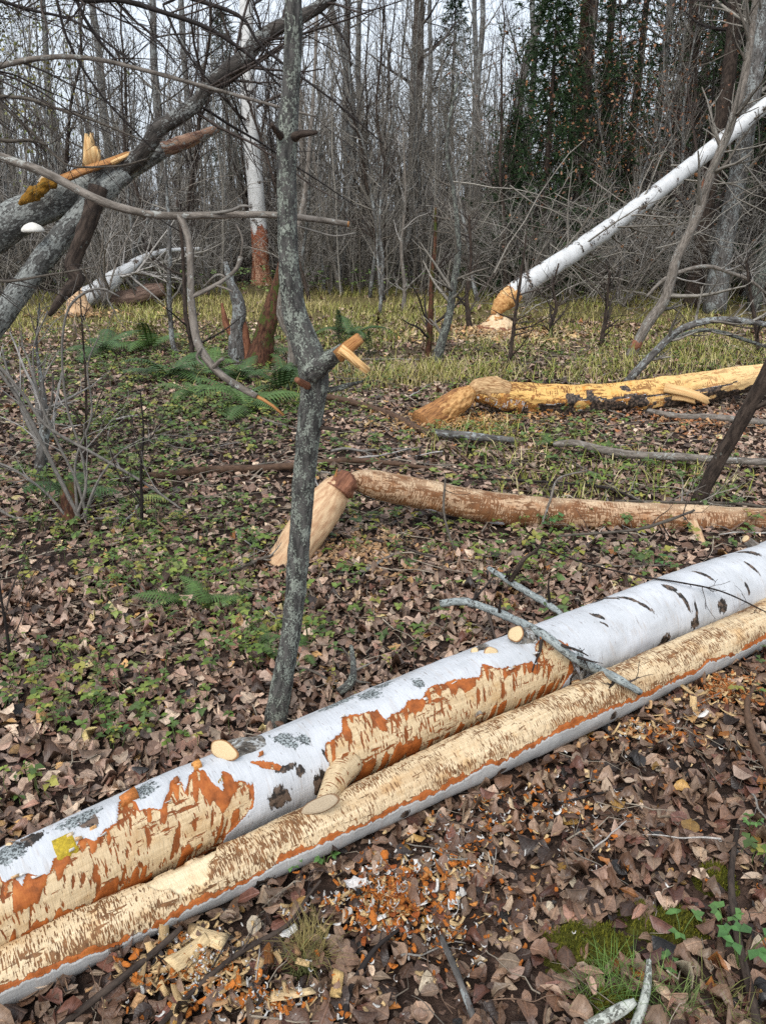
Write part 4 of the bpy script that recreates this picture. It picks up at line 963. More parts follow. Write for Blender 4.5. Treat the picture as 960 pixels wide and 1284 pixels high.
simple_snag('thin_lichen_sapling', 'thin lichen spotted sapling standing behind the slim tree trunk', 'sapling', [('trunk', [(366, 478, 14), (366, 450, 11), (365, 425, 10), (352, 400, 9), (352, 380, 9), (356, 350, 8), (366, 310, 8), (377, 270, 7), (384, 230, 6), (389, 170, 5), (396, 60, 4), (400, -80, 3)], M_pale, 10)], (366, 476), float(G(366, 476)[1]))

# leaning and arching stems on the far side of the clearing
def stem(name, label, cat, pts, Y, mat, base, twig=None, twm=None, ns=9, rough=.09, extra=()):
    e = empty(name, G(*base), label, cat)
    mb = MB(); P, R = px_limb(mb, pts, Y, 60, ns, rough, 14, len(pts) * 3); ob('trunk', mb, mat, e)
    for nm, p2, m2 in extra:
        mb = MB(); px_limb(mb, p2, Y, 24, 8, .1, 20, 3); ob(nm, mb, m2, e)
    if twig:
        mb = MB(); twigs_from(mb, [(P, R)], twig[0], twig[1], twig[2], twig[3], twig[4] if len(twig) > 4 else .08); ob('twigs', mb, twm or M_twig, e)
    return e
Yl = float(G(790, 448)[1])
stem('leaning_lichen_sapling', 'pale lichen spotted sapling leaning outward, red scar near its foot', 'sapling', [(786, 453, 15), (796, 435, 13), (812, 405, 13), (832, 378, 13), (842, 345, 12.5), (848, 322, 12.5), (866, 288, 12), (876, 262, 12), (890, 220, 11), (902, 190, 11), (913, 165, 10.5), (925, 125, 10), (935, 85, 10), (944, 20, 9), (952, -60, 8), (956, -300, 5)], Yl, M_pale,
     (788, 450), (26, (.3, 1.1), 4, (.15, .5), .08), M_twig, extra=[('scar', [(793, 440, 13), (797, 433, 14.5), (801, 427, 12.5)], M_redwood), ('branch_stub', [(879, 258, 5), (880, 240, 4), (881, 222, 2)], M_redwood)])
Ya = float(G(785, 482)[1])
stem('arched_grey_sapling', 'dark grey sapling bent over in a low arch above the straw grass', 'sapling', [(778, 488, 10), (797, 466, 10), (818, 444, 9.5), (845, 418, 9), (870, 406, 8.5), (900, 401, 8), (935, 403, 7.5), (975, 412, 6), (1030, 440, 4)], Ya, M_greybark, (782, 484), (10, (.2, .6), 3, (.1, .3)), M_twig)
stem('arched_thin_sapling', 'thinner lichen spotted shoot arching just under the dark grey arch', 'sapling', [(838, 428, 4), (858, 419, 5), (880, 414, 5), (905, 417, 5), (930, 425, 4.5), (965, 437, 3.5), (1000, 450, 2)], Ya + .15, M_lichen, (840, 470), (6, (.2, .5), 2, (.1, .3)), M_twig)
stem('arched_pale_shoot', 'long pale shoot arching low through the brush by the dark trunks', 'sapling', [(810, 372, 4), (830, 352, 4.5), (852, 341, 5), (885, 334, 5), (915, 342, 4.5), (940, 352, 4), (965, 372, 2)], Yl + 1.2, M_twigpale if False else M_pale, (805, 400), (8, (.3, .8), 3, (.1, .4)), M_twigpale)
stem('dark_leaning_stem', 'dark brown bare stem leaning outward between the yellow and brown logs', 'sapling', [(874, 630, 19, 4.1), (885, 608, 18, 4.08), (905, 570, 18, 4.05), (925, 535, 18, 4.0), (945, 500, 19, 3.95), (968, 455, 19, 3.9), (1010, 370, 17, 3.8), (1080, 220, 13, 3.7)], None, M_darkbark, (876, 628), None,
     extra=[('branch', [(938, 512, 9, 3.97), (952, 508, 8, 3.93), (975, 498, 6, 3.9)], M_darkbark)])

# ------------------------------------------------------------------ leaf litter, plants and grass
def grid_leaf(prof, nseg, ncol, L=1.0, fold=.25, bend=.5, twist=.3, rag=.0, curl=0.0, petiole=False, seed=0, asp=1.0):
    """one leaf of unit length: (V, Q, T, lc); lc = (along, across, -)"""
    r = np.random.default_rng(seed)
    t = np.linspace(0, 1, nseg + 1); w = np.interp(t, np.linspace(0, 1, len(prof)), prof) * asp
    c = np.linspace(-1, 1, ncol); V, lc = [], []
    ang = bend * (t - .4)
    xs = np.cumsum(np.r_[0, np.cos((ang[:-1] + ang[1:]) / 2) / nseg]); zs = np.cumsum(np.r_[0, np.sin((ang[:-1] + ang[1:]) / 2) / nseg])
    for i in range(nseg + 1):
        for j in c:
            ww = w[i] * (1 + rag * r.uniform(-1, 1) * (abs(j) > .9))
            y = j * ww
            z = fold * abs(y) + curl * (y * y) * 4 * (1 if j > 0 else .6) + twist * y * (t[i] - .5) + (.02 + rag * .10) * r.normal() * (abs(j) > .1)
            V.append((xs[i] - .5 + rag * .05 * r.normal() * (abs(j) > .9), y * math.cos(min(1.2, abs(curl) * abs(y) * 3)), zs[i] + z)); lc.append((t[i], y, 0))
    k = np.arange((nseg + 1) * ncol).reshape(nseg + 1, ncol)
    Q = np.stack([k[:-1, :-1], k[1:, :-1], k[1:, 1:], k[:-1, 1:]], -1).reshape(-1, 4)
    V = np.array(V); V[:, 2] -= V[:, 2].min() * .8
    if petiole:
        a = np.array([[-.5, -.012, 0], [-.5, .012, 0], [-.66, .01, .02], [-.66, -.01, .02], [-.82, .012, .05], [-.82, -.006, .05]]); a[:, 2] += V[:ncol, 2].mean()
        n0 = len(V); V = np.vstack([V, a]); Q = np.vstack([Q, [[n0, n0 + 1, n0 + 2, n0 + 3], [n0 + 3, n0 + 2, n0 + 4, n0 + 5]]]); lc += [(0, 0, 0)] * 6
    return V, Q, np.zeros((0, 3), int), np.array(lc)
OVATE = [.06, .25, .35, .37, .33, .25, .14, .02]
ROUND = [.10, .34, .43, .46, .44, .37, .23, .04]
NARROW = [.01, .12, .19, .22, .21, .17, .09, .005]
LITTER = [grid_leaf((OVATE, ROUND, NARROW, ROUND)[i % 4], 4, 3, 1, rng.uniform(-.35, .5), rng.uniform(-1.3, 1.3), rng.uniform(-.9, .9), .20, rng.uniform(-.8, 1.0), False, i) for i in range(44)]
LITTER_DOT = [grid_leaf(([.08, .36, .10], [.14, .42, .16])[i % 2], 2, 3, 1, rng.uniform(-.35, .5), rng.uniform(-1.2, 1.2), rng.uniform(-.9, .9), .22, rng.uniform(-.8, 1.0), False, 160 + i) for i in range(24)]
LITTER_FAR = [grid_leaf((OVATE, ROUND, NARROW, ROUND)[i % 4], 3, 3, 1, rng.uniform(-.35, .5), rng.uniform(-1.3, 1.3), rng.uniform(-.9, .9), .20, rng.uniform(-.8, 1.0), False, 60 + i) for i in range(30)]
HERO = [grid_leaf((OVATE, ROUND, OVATE, NARROW)[i % 4], 9, 5, 1, rng.uniform(-.25, .45), rng.uniform(-1.0, 1.0), rng.uniform(-.7, .7), .11, rng.uniform(-.6, .9), i % 3 > 0, 100 + i) for i in range(30)]
PAL = np.array([(.155, .085, .052), (.215, .130, .085), (.30, .20, .135), (.105, .058, .038), (.050, .030, .021), (.38, .275, .185), (.150, .066, .045), (.030, .026, .024), (.25, .160, .105), (.40, .23, .06), (.32, .125, .03), (.44, .37, .27)])
PW = np.array([.17, .18, .16, .13, .09, .06, .09, .03, .12, .012, .018, .012]); PW = PW / PW.sum()
PALB = np.array([1.28, 1.24, 1.12]) * np.array([(.235, .160, .130), (.31, .225, .180), (.165, .105, .082), (.40, .315, .255), (.085, .055, .043), (.20, .115, .090), (.27, .20, .17), (.05, .038, .034), (.36, .22, .10), (.44, .38, .20)])
PWB = np.array([.2, .19, .16, .10, .09, .09, .11, .03, .02, .01]); PWB = PWB / PWB.sum()
def leafcols(N, dry=0.0):
    """dry: share of the greyer, drier leaf kind"""
    a = PAL[rng.choice(len(PAL), N, p=PW)] * .80; b = PALB[rng.choice(len(PALB), N, p=PWB)]
    return np.where((rng.random(N) < dry)[:, None], b, a) * rng.uniform(.5, 1.5, (N, 1))
def nearlog(x, y):
    """distance outside the two front logs (negative inside)"""
    dA = np.abs(y - axA(x)) * .83 - rA(x); dB = np.abs(y - axB(x)) * .84 - rB(x)
    return np.minimum(dA, dB)
def wedge(N, d0, d1, half=42, pw=2.0):
    a = np.radians(rng.uniform(-half, half, N)); d = (d0 ** pw + rng.random(N) * (d1 ** pw - d0 ** pw)) ** (1 / pw)
    return d * np.sin(a), d * np.cos(a) + .05
def project(P):
    P = np.asarray(P) - CAM; z = P @ FW
    return CX + F * (P @ RT) / z, CY - F * (P @ UP) / z, z
MOSS = [(832, 1162, .10, .065, .036), (742, 1188, .115, .06, .028), (895, 1100, .055, .05, .028), (770, 1262, .06, .03, .018)]
MOSSC = [(*G(a, b)[:2], rx, ry) for a, b, rx, ry, h in MOSS]
def offmoss(x, y):
    return np.min([np.hypot((x - a) / rx, (y - b) / ry) for a, b, rx, ry in MOSSC], 0)
lit = MB()
for N, d0, d1, sz in ((14000, .75, 3.4, (.020, .062)), (21000, 3.2, 7, (.026, .062)), (13000, 6.5, 12, (.042, .082)), (4600, 11.5, 20, (.06, .10))):
    x, y = wedge(N, d0, d1)
    s = rng.uniform(*sz, N)
    keep = (nearlog(x, y) > -.02) & ((offmoss(x, y) > .85) | (rng.random(N) < .12))
    if d0 > 6: keep &= (rng.random(N) < np.clip(1.35 - (y - 8.0) / 6 + .5 * vnoise(np.stack([x * .7, y * .7, x * 0], -1), 5), .12, 1))
    x, y, s = x[keep], y[keep], s[keep]; M = len(x)
    z = hgt(x, y) + np.abs(rng.normal(0, .008, M)) + .002
    dry = np.clip((y - axA(x)) * 2 + .3, .12, .85)
    scatter(lit, LITTER if d0 < 3 else LITTER_FAR if d0 < 6 else LITTER_DOT, np.stack([x, y, z], -1), s, rotm(M, .24), col=np.where((rng.random(M) < dry)[:, None], leafcols(M, 1), leafcols(M, 0)))
x = rng.uniform(-3.2, 3.2, 6500); y = rng.uniform(-.6, 2.9, 6500); M = len(x); kp = (np.abs(np.arctan2(x, y)) > math.radians(41)) | (np.hypot(x, y) < .78); kp &= nearlog(x, y) > -.02; x, y = x[kp], y[kp]; M = len(x)    # on past the picture's edges
scatter(lit, LITTER_FAR, np.stack([x, y, hgt(x, y) + np.abs(rng.normal(0, .008, M)) + .002], -1), rng.uniform(.025, .065, M), rotm(M, .24), col=np.where((rng.random(M) < .45)[:, None], leafcols(M, 1), leafcols(M, 0)))
x, y = wedge(11000, .75, 3.2); kp = (nearlog(x, y) > 0) & (offmoss(x, y) > 1); x, y = x[kp], y[kp]; M = len(x)        # crumbs of older leaves
scatter(lit, LITTER_DOT, np.stack([x, y, hgt(x, y) + np.abs(rng.normal(0, .010, M)) + .004], -1), rng.uniform(.006, .018, M), rotm(M, .6), col=leafcols(M) * rng.uniform(.4, 1.2, (M, 1)))
ob('leaf_litter', lit, M_leaf, ground, kind='stuff')
# the nearest leaves one by one
hero_meshes = []
for i, (V, Q, T, lc) in enumerate(HERO):
    for c in range(4):
        l = lc.copy(); l[:, 2] = rng.random()
        hero_meshes.append(MB().add(V, Q, lc=l, col=leafcols(1)[0] * 1.05).mesh('leaf'))
        hero_meshes[-1].materials.append(M_leaf)
def scatter_objects(meshes, N, region, size, tilt, name, parent=None, zoff=.010, tries=40, gap=.0, **kw):
    out, pts = [], []
    for _ in range(N * tries):
        if len(out) >= N: break
        x, y = region()
        if nearlog(x, y) < .015 or (offmoss(x, y) < .9 and random.random() < .85): continue
        px, py, _z = project((x, y, 0))
        if not (-20 < px < 980 and py < 2400): continue
        if gap and pts and min((x - a) ** 2 + (y - b) ** 2 for a, b in pts) < gap * gap: continue
        pts.append((x, y))
        o = bpy.data.objects.new(name, random.choice(meshes)); COL.objects.link(o)
        o.location = (x, y, float(hgt(x, y)) + zoff + random.random() * .006)
        o.rotation_mode = 'XYZ'; o.rotation_euler = (random.gauss(0, tilt), random.gauss(0, tilt), random.uniform(0, 6.283))
        o.scale = (random.uniform(*size),) * 3
        if parent is not None: o.parent = parent
        props(o, **kw); out.append(o)
    return out
def reg_front():
    while True:
        x = random.uniform(-.75, 1.25); y = random.uniform(.78, 2.25)
        if y < axB(x) - .06: return x, y
def reg_back():
    while True:
        x = random.uniform(-1.1, .9); y = random.uniform(1.45, 2.7)
        if y > axA(x) + .1 and y < axA(x) + .55: return x, y
scatter_objects(hero_meshes, 215, reg_front, (.028, .062), .20, 'leaf', ground, gap=.035)
scatter_objects(hero_meshes, 85, reg_back, (.032, .062), .24, 'leaf', ground, gap=.05)

# green ground plants
def gz(specs):
    return [(float(G(px, py)[0]), float(G(px, py)[1]), r, n) for px, py, r, n in specs]
LEAFLET = [grid_leaf([.05, .36, .02], 2, 3, 1, f, b, t_, .05, 0, False, 300 + i) for i, (f, b, t_) in enumerate([(.3, -.6, .1), (.2, -1.0, -.2), (.4, -.3, .2), (-.1, -.8, 0), (.3, .3, .1), (.25, -1.3, .3)])]
GCOL = np.array([1.25, 1.0, .75]) * np.array([(.060, .125, .026), (.085, .16, .032), (.045, .095, .026), (.12, .19, .045), (.18, .21, .055), (.065, .13, .045), (.10, .15, .05)])
def herb_patch(mb, cx, cy, r, n, h=(.02, .10), ls=(.02, .045), cols=GCOL, stems=True):
    """n little plants, each a stalk with three to five leaflets"""
    n = max(3, int(n * (1.05 if cx < -.1 else .42))); a = rng.uniform(0, 6.283, n); q = r * np.sqrt(rng.random(n)) * rng.uniform(.5, 1.7, n)
    x, y = cx + q * np.cos(a) * 1.25, cy + q * np.sin(a)
    ok = nearlog(x, y) > .02; x, y = x[ok], y[ok]; n = len(x)
    if not n: return
    z = hgt(x, y) + rng.uniform(*h, n)
    k = 4; pos = np.repeat(np.stack([x, y, z], -1), k, 0)
    yaw = np.repeat(rng.uniform(0, 6.28, n), k) + np.tile(np.arange(k) * 6.283 / k, n) + rng.normal(0, .25, n * k)
    s = np.repeat(rng.uniform(*ls, n), k) * rng.uniform(.7, 1.15, n * k)
    pos = pos + np.stack([np.cos(yaw) * s * .5, np.sin(yaw) * s * .5, rng.normal(0, .006, n * k)], -1)
    col = np.repeat(cols[rng.integers(0, len(cols), n)], k, 0) * rng.uniform(.7, 1.25, (n * k, 1))
    scatter(mb, LEAFLET, pos, s, rotm(n * k, .35, yaw), col=col)
    if stems:
        P = np.stack([np.stack([x, y, hgt(x, y) - .005], -1), np.stack([x + rng.normal(0, .01, n), y + rng.normal(0, .01, n), (hgt(x, y) + z) / 2], -1), np.stack([x, y, z], -1)], 1)
        th = np.linspace(0, 6.283, 3, endpoint=False); B_ = n
        R = np.full((n, 3), .0012)
        m2 = MB(); tubes(m2, P, R, 3)
        mb.add(m2.V[0], m2.Q[0], lc=np.zeros((len(m2.V[0]), 3)), col=(.09, .13, .04))
herbs = MB()
for cx_, cy_, r, n in gz([(225, 705, .30, 130), (190, 735, .22, 70), (255, 765, .25, 70), (200, 655, .30, 90), (130, 605, .35, 110), (90, 660, .35, 60), (265, 640, .3, 40), (170, 570, .4, 90), (100, 540, .5, 90), (40, 600, .4, 40),
                          (255, 515, .5, 150), (320, 520, .45, 130), (200, 520, .6, 120), (290, 560, .4, 70), (230, 475, .8, 170), (160, 455, .9, 170), (110, 470, .8, 110), (350, 500, .6, 130), (60, 450, 1.0, 120), (200, 425, 1.2, 200), (280, 440, 1.1, 160), (380, 450, .8, 90),
                          (320, 830, .18, 45), (345, 805, .16, 40), (150, 890, .16, 36), (95, 880, .2, 40), (20, 870, .15, 20), (110, 665, .3, 45), (150, 930, .1, 14), (15, 1010, .07, 14), (75, 830, .15, 25),
                          (540, 800, .18, 22), (560, 705, .3, 40), (590, 660, .3, 30), (690, 665, .15, 40), (700, 715, .2, 24), (700, 700, .12, 20), (810, 716, .10, 34), (620, 700, .3, 24), (520, 680, .4, 36), (460, 640, .25, 40), (590, 590, .5, 60), (500, 570, .6, 60), (650, 545, .4, 40), (760, 610, .5, 40),
                          (420, 560, .4, 40), (560, 555, .4, 50), (700, 560, .5, 30), (420, 640, .15, 30), (470, 725, .25, 20), (240, 905, .12, 12), (660, 480, .6, 50), (610, 470, .8, 60), (790, 560, .5, 40), (880, 610, .5, 30),
                          (940, 1080, .06, 8), (520, 835, .12, 14), (405, 800, .1, 10), (30, 720, .2, 12)]):
    herb_patch(herbs, cx_, cy_, r, n, ls=(.014, .036) if cy_ < 4 else (.022, .052))
x, y = wedge(1900, 2.4, 11, 36); ok = (nearlog(x, y) > .05) & (vnoise(np.stack([x * .8, y * .8, x * 0], -1), 9) + .30 * (x < .1) - .12 > 0)
for a, b in zip(x[ok][:1500], y[ok][:1500]): herb_patch(herbs, a, b, .09, 3, stems=False, ls=(.02, .045))
# leafy row along the foot of the thicket
for px_ in range(-20, 980, 22):
    g = G(px_ + rng.uniform(-8, 8), 366 + rng.uniform(-4, 10)); herb_patch(herbs, g[0], g[1], .7, 14 if 180 < px_ < 560 else 6, h=(.1, .5), ls=(.05, .10), cols=np.array([(.10, .16, .04), (.16, .22, .06), (.07, .11, .03)]), stems=False)
ob('ground_herbs', herbs, M_green, label='low green herbs sprouting through the dead leaves', cat='ground cover', kind='stuff')

# bigger seedlings in the near corner, one by one
seed_proto = {}
def seedling(px, py, label, h=.07, n=5, ls=.03, colr=(.07, .17, .03), group=None):
    ls *= .58; b = G(px, py); b[2] = float(hgt(b[0], b[1]))
    e = empty('seedling', b, label, 'seedling', group)
    for j in range(n):
        a = j * 6.283 / n + rng.uniform(-.3, .3); hh = h * rng.uniform(.6, 1.1); tip = b + np.array([math.cos(a) * h * .35, math.sin(a) * h * .35, hh])
        mb = MB(); P = np.array([[b, (b + tip) / 2 + [0, 0, .01], tip]]); tubes(mb, P, np.full((1, 3), .0014), 4); mb.A['col'] = [(0, np.tile((.10, .15, .04), (mb.n, 1)))]
        st = ob('stalk', mb, M_green, e)
        mb = MB(); k = 3; yaw = a + np.array([-1.1, 0, 1.1]); s = np.full(k, ls) * rng.uniform(.8, 1.15, k)
        scatter(mb, LEAFLET, np.tile(tip, (k, 1)) + np.stack([np.cos(yaw) * s * .5, np.sin(yaw) * s * .5, np.zeros(k)], -1), s, rotm(k, .25, yaw), col=np.tile(colr, (k, 1)) * rng.uniform(.8, 1.2, (k, 1)))
        lf = ob('leaf', mb, M_green, st); lf['kind'] = 'stuff'
for (px, py, lb, h, n, ls) in ((852, 1178, 'three leaved bright seedling below the smaller moss cushion', .07, 3, .04), (838, 1115 + 105, 'flat bright seedling close to the grey lichen stick', .03, 3, .035), (905, 1165, 'bright seedling growing against the long bark strip twig', .06, 4, .038), (925, 1215, 'broad leaved green seedling at the corner, beyond the twig', .10, 5, .05),
                               (940, 1045, 'small seedling beside the long brown twig, above the moss', .05, 4, .03), (365, 1092, 'round leaved seedling tucked under the gnawed front log', .05, 4, .045), (408, 1085, 'second round leaved seedling under the gnawed front log, by the shavings', .05, 3, .035),
                               (830, 715, 'light green seedling between the white and the brown log', .06, 5, .05), (150, 928, 'light green seedling just behind the white log near its knots', .05, 4, .04), (690, 668, 'dark green seedling under the stripped brown log', .09, 5, .06)):
    seedling(px, py, lb, h, n, ls, (.05, .12, .03) if ls > .045 else (.07, .145, .035))

# ferns
def fern_mesh(L, npin=17, droop=1.0, seed=0):
    r = np.random.default_rng(seed); mb = MB(); t = np.linspace(0, 1, npin + 2)
    ang = 1.05 - droop * 1.5 * t
    xs = np.cumsum(np.cos(ang)) * L / (npin + 2); zs = np.cumsum(np.sin(ang)) * L / (npin + 2)
    P = np.stack([xs, 0 * xs, zs], -1)
    m = MB(); tubes(m, P[None], np.linspace(.0035, .001, npin + 2)[None], 3)
    mb.add(m.V[0], m.Q[0], lc=np.zeros((m.n, 3)), col=(.10, .13, .04))
    for i in range(2, npin + 2):
        wl = L * .26 * math.sin(math.pi * min(1, (i + 1) / (npin + 4)) ** .75) + .004
        T = unit(P[min(i + 1, npin + 1)] - P[i - 1])
        for sd_ in (-1, 1):
            d = unit(np.array([0, sd_, 0]) + T * .45 + [0, 0, -.22]); wdt = L / npin * .42
            n = 6; V = []
            for j in range(n + 1):
                f = j / n; c = P[i] + d * wl * f + np.array([0, 0, -.12 * wl * f * f]); ww = wdt * (1 - f ** 1.6) * (.7 + .5 * (j % 2))
                V += [c - T * ww, c + T * ww]
            k = np.arange(2 * (n + 1)).reshape(n + 1, 2)
            mb.add(V, np.stack([k[:-1, 0], k[1:, 0], k[1:, 1], k[:-1, 1]], -1), lc=np.zeros((len(V), 3)), col=np.array((1, 1, 1)) * r.uniform(.8, 1.15))
    return mb
def tintmb(mb, col):
    for i, (st, v) in enumerate(mb.A['col']): mb.A['col'][i] = (st, v * np.array(col) if v.max() > .5 else v)
    return mb
FERNS = {}
for cname, c in (('green', (.065, .12, .026)), ('yellow', (.22, .25, .06)), ('dark', (.042, .085, .022))):
    FERNS[cname] = []
    for i in range(4):
        me = tintmb(fern_mesh(1.0, 18, rng.uniform(.75, 1.15), 40 + i), c).mesh('frond'); me.materials.append(M_green); FERNS[cname].append(me)
def fern(px, py, n, L, c, label):
    b = G(px, py); b[2] = float(hgt(b[0], b[1]))
    e = empty('fern', b, label, 'fern')
    a0 = rng.uniform(0, 6.28)
    for j in range(n):
        o = bpy.data.objects.new('frond', random.choice(FERNS[c])); COL.objects.link(o); o.parent = e
        o.rotation_euler = (rng.normal(0, .15), rng.normal(0, .2), a0 + j * 6.283 / n + rng.normal(0, .25)); s = L * rng.uniform(.75, 1.15); o.scale = (s, s, s)
for a in ((155, 632, 1, .34, 'yellow', 'single pale yellow green fern frond standing over the leaves'), (215, 478, 7, .55, 'dark', 'dark green fern clump under the hanging bent shoot'), (268, 474, 6, .5, 'green', 'fern clump at the foot of the hanging bent shoot'),
          (355, 492, 7, .55, 'dark', 'dark fern clump just beside the slim tree trunk, past the broken shoot tip'), (310, 515, 6, .5, 'green', 'fern clump where the broken shoot tip points'), (240, 500, 5, .45, 'green', 'low fern clump in front of the dark fern clump'),
          (190, 440, 7, .6, 'green', 'fern clump below the leaning trunk, at the grass edge'), (130, 445, 6, .6, 'dark', 'dark fern clump near the pale arched twig'), (300, 480, 6, .45, 'dark', 'dark fern clump before the grey broken snag'),
          (85, 630, 6, .4, 'dark', 'dark fern clump by the rotten stub of the twiggy shrub'), (335, 825, 3, .16, 'green', 'small fern with three fronds near the foot of the slim tree'), (375, 822, 3, .15, 'green', 'tiny fern in front of the slim tree foot'),
          (240, 760, 4, .22, 'green', 'feathery small fern among the green herbs mid clearing'), (265, 770, 3, .2, 'green', 'second feathery fern among the herbs, closer to the slim tree'), (690, 560, 3, .2, 'green', 'small fern by the long grey pole on the leaves'), (320, 455, 6, .5, 'green', 'fern clump between the two tall snags'),
          (440, 425, 5, .5, 'dark', 'dark fern clump in the straw grass behind the slim tree')):
    fern(*a)

# straw grass of the meadow strip
def blades(mb, x, y, L, cols, w=.006, lean=.9):
    N = len(x); yaw = rng.uniform(0, 6.283, N); d = np.stack([np.cos(yaw), np.sin(yaw), 0 * yaw], -1); s = np.stack([-np.sin(yaw), np.cos(yaw), 0 * yaw], -1)
    a0 = rng.uniform(.9, 1.45, N); bendv = rng.uniform(.4, 1.9, N) * lean; p = np.stack([x, y, hgt(x, y) - .01], -1); V = []; seg = 4
    for j in range(seg):
        f = j / (seg - 1); ww = (w * (1 - .85 * f) * rng.uniform(.7, 1.3, N))[:, None]
        V += [p - s * ww, p + s * ww]
        a = a0 - bendv * f; p = p + (d * np.cos(a)[:, None] + np.array([0, 0, 1]) * np.sin(a)[:, None]) * (L / (seg - 1))[:, None]
        p[:, 2] = np.maximum(p[:, 2], hgt(p[:, 0], p[:, 1]) + .008)
    V = np.stack(V, 1); k = np.arange(2 * seg).reshape(seg, 2); q = np.stack([k[:-1, 0], k[1:, 0], k[1:, 1], k[:-1, 1]], -1)
    Q = (q[None] + (np.arange(N) * 2 * seg)[:, None, None]).reshape(-1, 4)
    mb.add(V.reshape(-1, 3), Q, lc=np.zeros((N * 2 * seg, 3)), col=np.repeat(cols, 2 * seg, 0))
gr = MB()
CLEAR = [tuple(G(*p)[:2]) for p in ((621, 420), (606, 420), (640, 422), (100, 398), (85, 396), (118, 394), (330, 366), (325, 462), (300, 460))]
N = 82000; y = rng.uniform(6.2, 17.5, N); x = rng.uniform(-.62, .62, N) * (y + 1.0)
px, py, _ = project(np.stack([x, y, 0 * x], -1))
den = np.clip((y - 7.6 + 2.2 * vnoise(np.stack([x * .6, y * .6, 0 * x], -1), 2) + np.where(x > .4, 1.0, 0)) / 4.2, 0, 1) * (np.min([np.hypot(x - a, (y - b) * 1.3) for a, b in CLEAR], 0) > .55) * np.clip(.62 + 1.2 * vnoise(np.stack([x * 1.7, y * 1.7, 0 * x], -1), 7), .05, 1)
ok = rng.random(N) < den; x, y = x[ok], y[ok]; N = len(x)
STRAW = np.array([(.44, .36, .17), (.38, .32, .11), (.31, .30, .08), (.24, .26, .055), (.50, .43, .22), (.17, .21, .045), (.33, .24, .09)])
gsel = np.clip((2.5 + 2.2 * vnoise(np.stack([x * .5, y * .5, 0 * x], -1), 17) + rng.normal(0, 1.4, N)), 0, 6.99).astype(int)
blades(gr, x, y, rng.uniform(.06, .18, N) * np.where(rng.random(N) < .15, 1.7, 1), STRAW[gsel] * rng.uniform(.55, 1.2, (N, 1)), .0058, 1.3)
for px, py, r, n, Ls, cc in ((570, 470, .5, 350, .22, 2), (640, 560, .5, 240, .16, 3), (740, 600, .5, 200, .16, 3), (790, 470, .6, 300, .2, 2), (860, 450, .8, 700, .22, 2), (690, 470, .6, 300, .2, 3), (470, 470, .5, 350, .22, 2), (505, 480, .4, 260, .2, 0), (600, 545, .3, 160, .15, 3), (880, 600, .4, 140, .16, 3), (700, 620, .3, 120, .14, 3), (380, 500, .3, 160, .2, 3)):
    g = G(px, py); a = rng.uniform(0, 6.28, n); q = r * np.sqrt(rng.random(n))
    blades(gr, g[0] + q * np.cos(a) * 1.4, g[1] + q * np.sin(a), rng.uniform(.5, 1.2, n) * Ls, STRAW[np.clip(cc + rng.integers(-1, 3, n), 0, 6)] * rng.uniform(.7, 1.1, (n, 1)), .005)
ob('straw_grass', gr, M_grass, label='straw coloured dry grass across the far side of the clearing', cat='grass', kind='stuff')
tuft = MB()
for px, py, r, n, Ls, col in ((390, 1195, .035, 210, .10, (.20, .16, .06)), (375, 1215, .02, 60, .08, (.13, .14, .05)), (780, 1245, .05, 150, .10, (.10, .17, .04)), (840, 1262, .05, 110, .09, (.12, .16, .05)), (735, 1255, .03, 60, .08, (.10, .15, .04)), (905, 1270, .05, 60, .09, (.16, .16, .05))):
    g = G(px, py); a = rng.uniform(0, 6.28, n); q = r * np.sqrt(rng.random(n))
    blades(tuft, g[0] + q * np.cos(a), g[1] + q * np.sin(a), rng.uniform(.5, 1.2, n) * Ls, np.tile(col, (n, 1)) * rng.uniform(.6, 1.4, (n, 1)), .0013)
ob('grass_tufts', tuft, M_grass, label='thin grass tufts poking through the nearest dead leaves', cat='grass', kind='stuff')

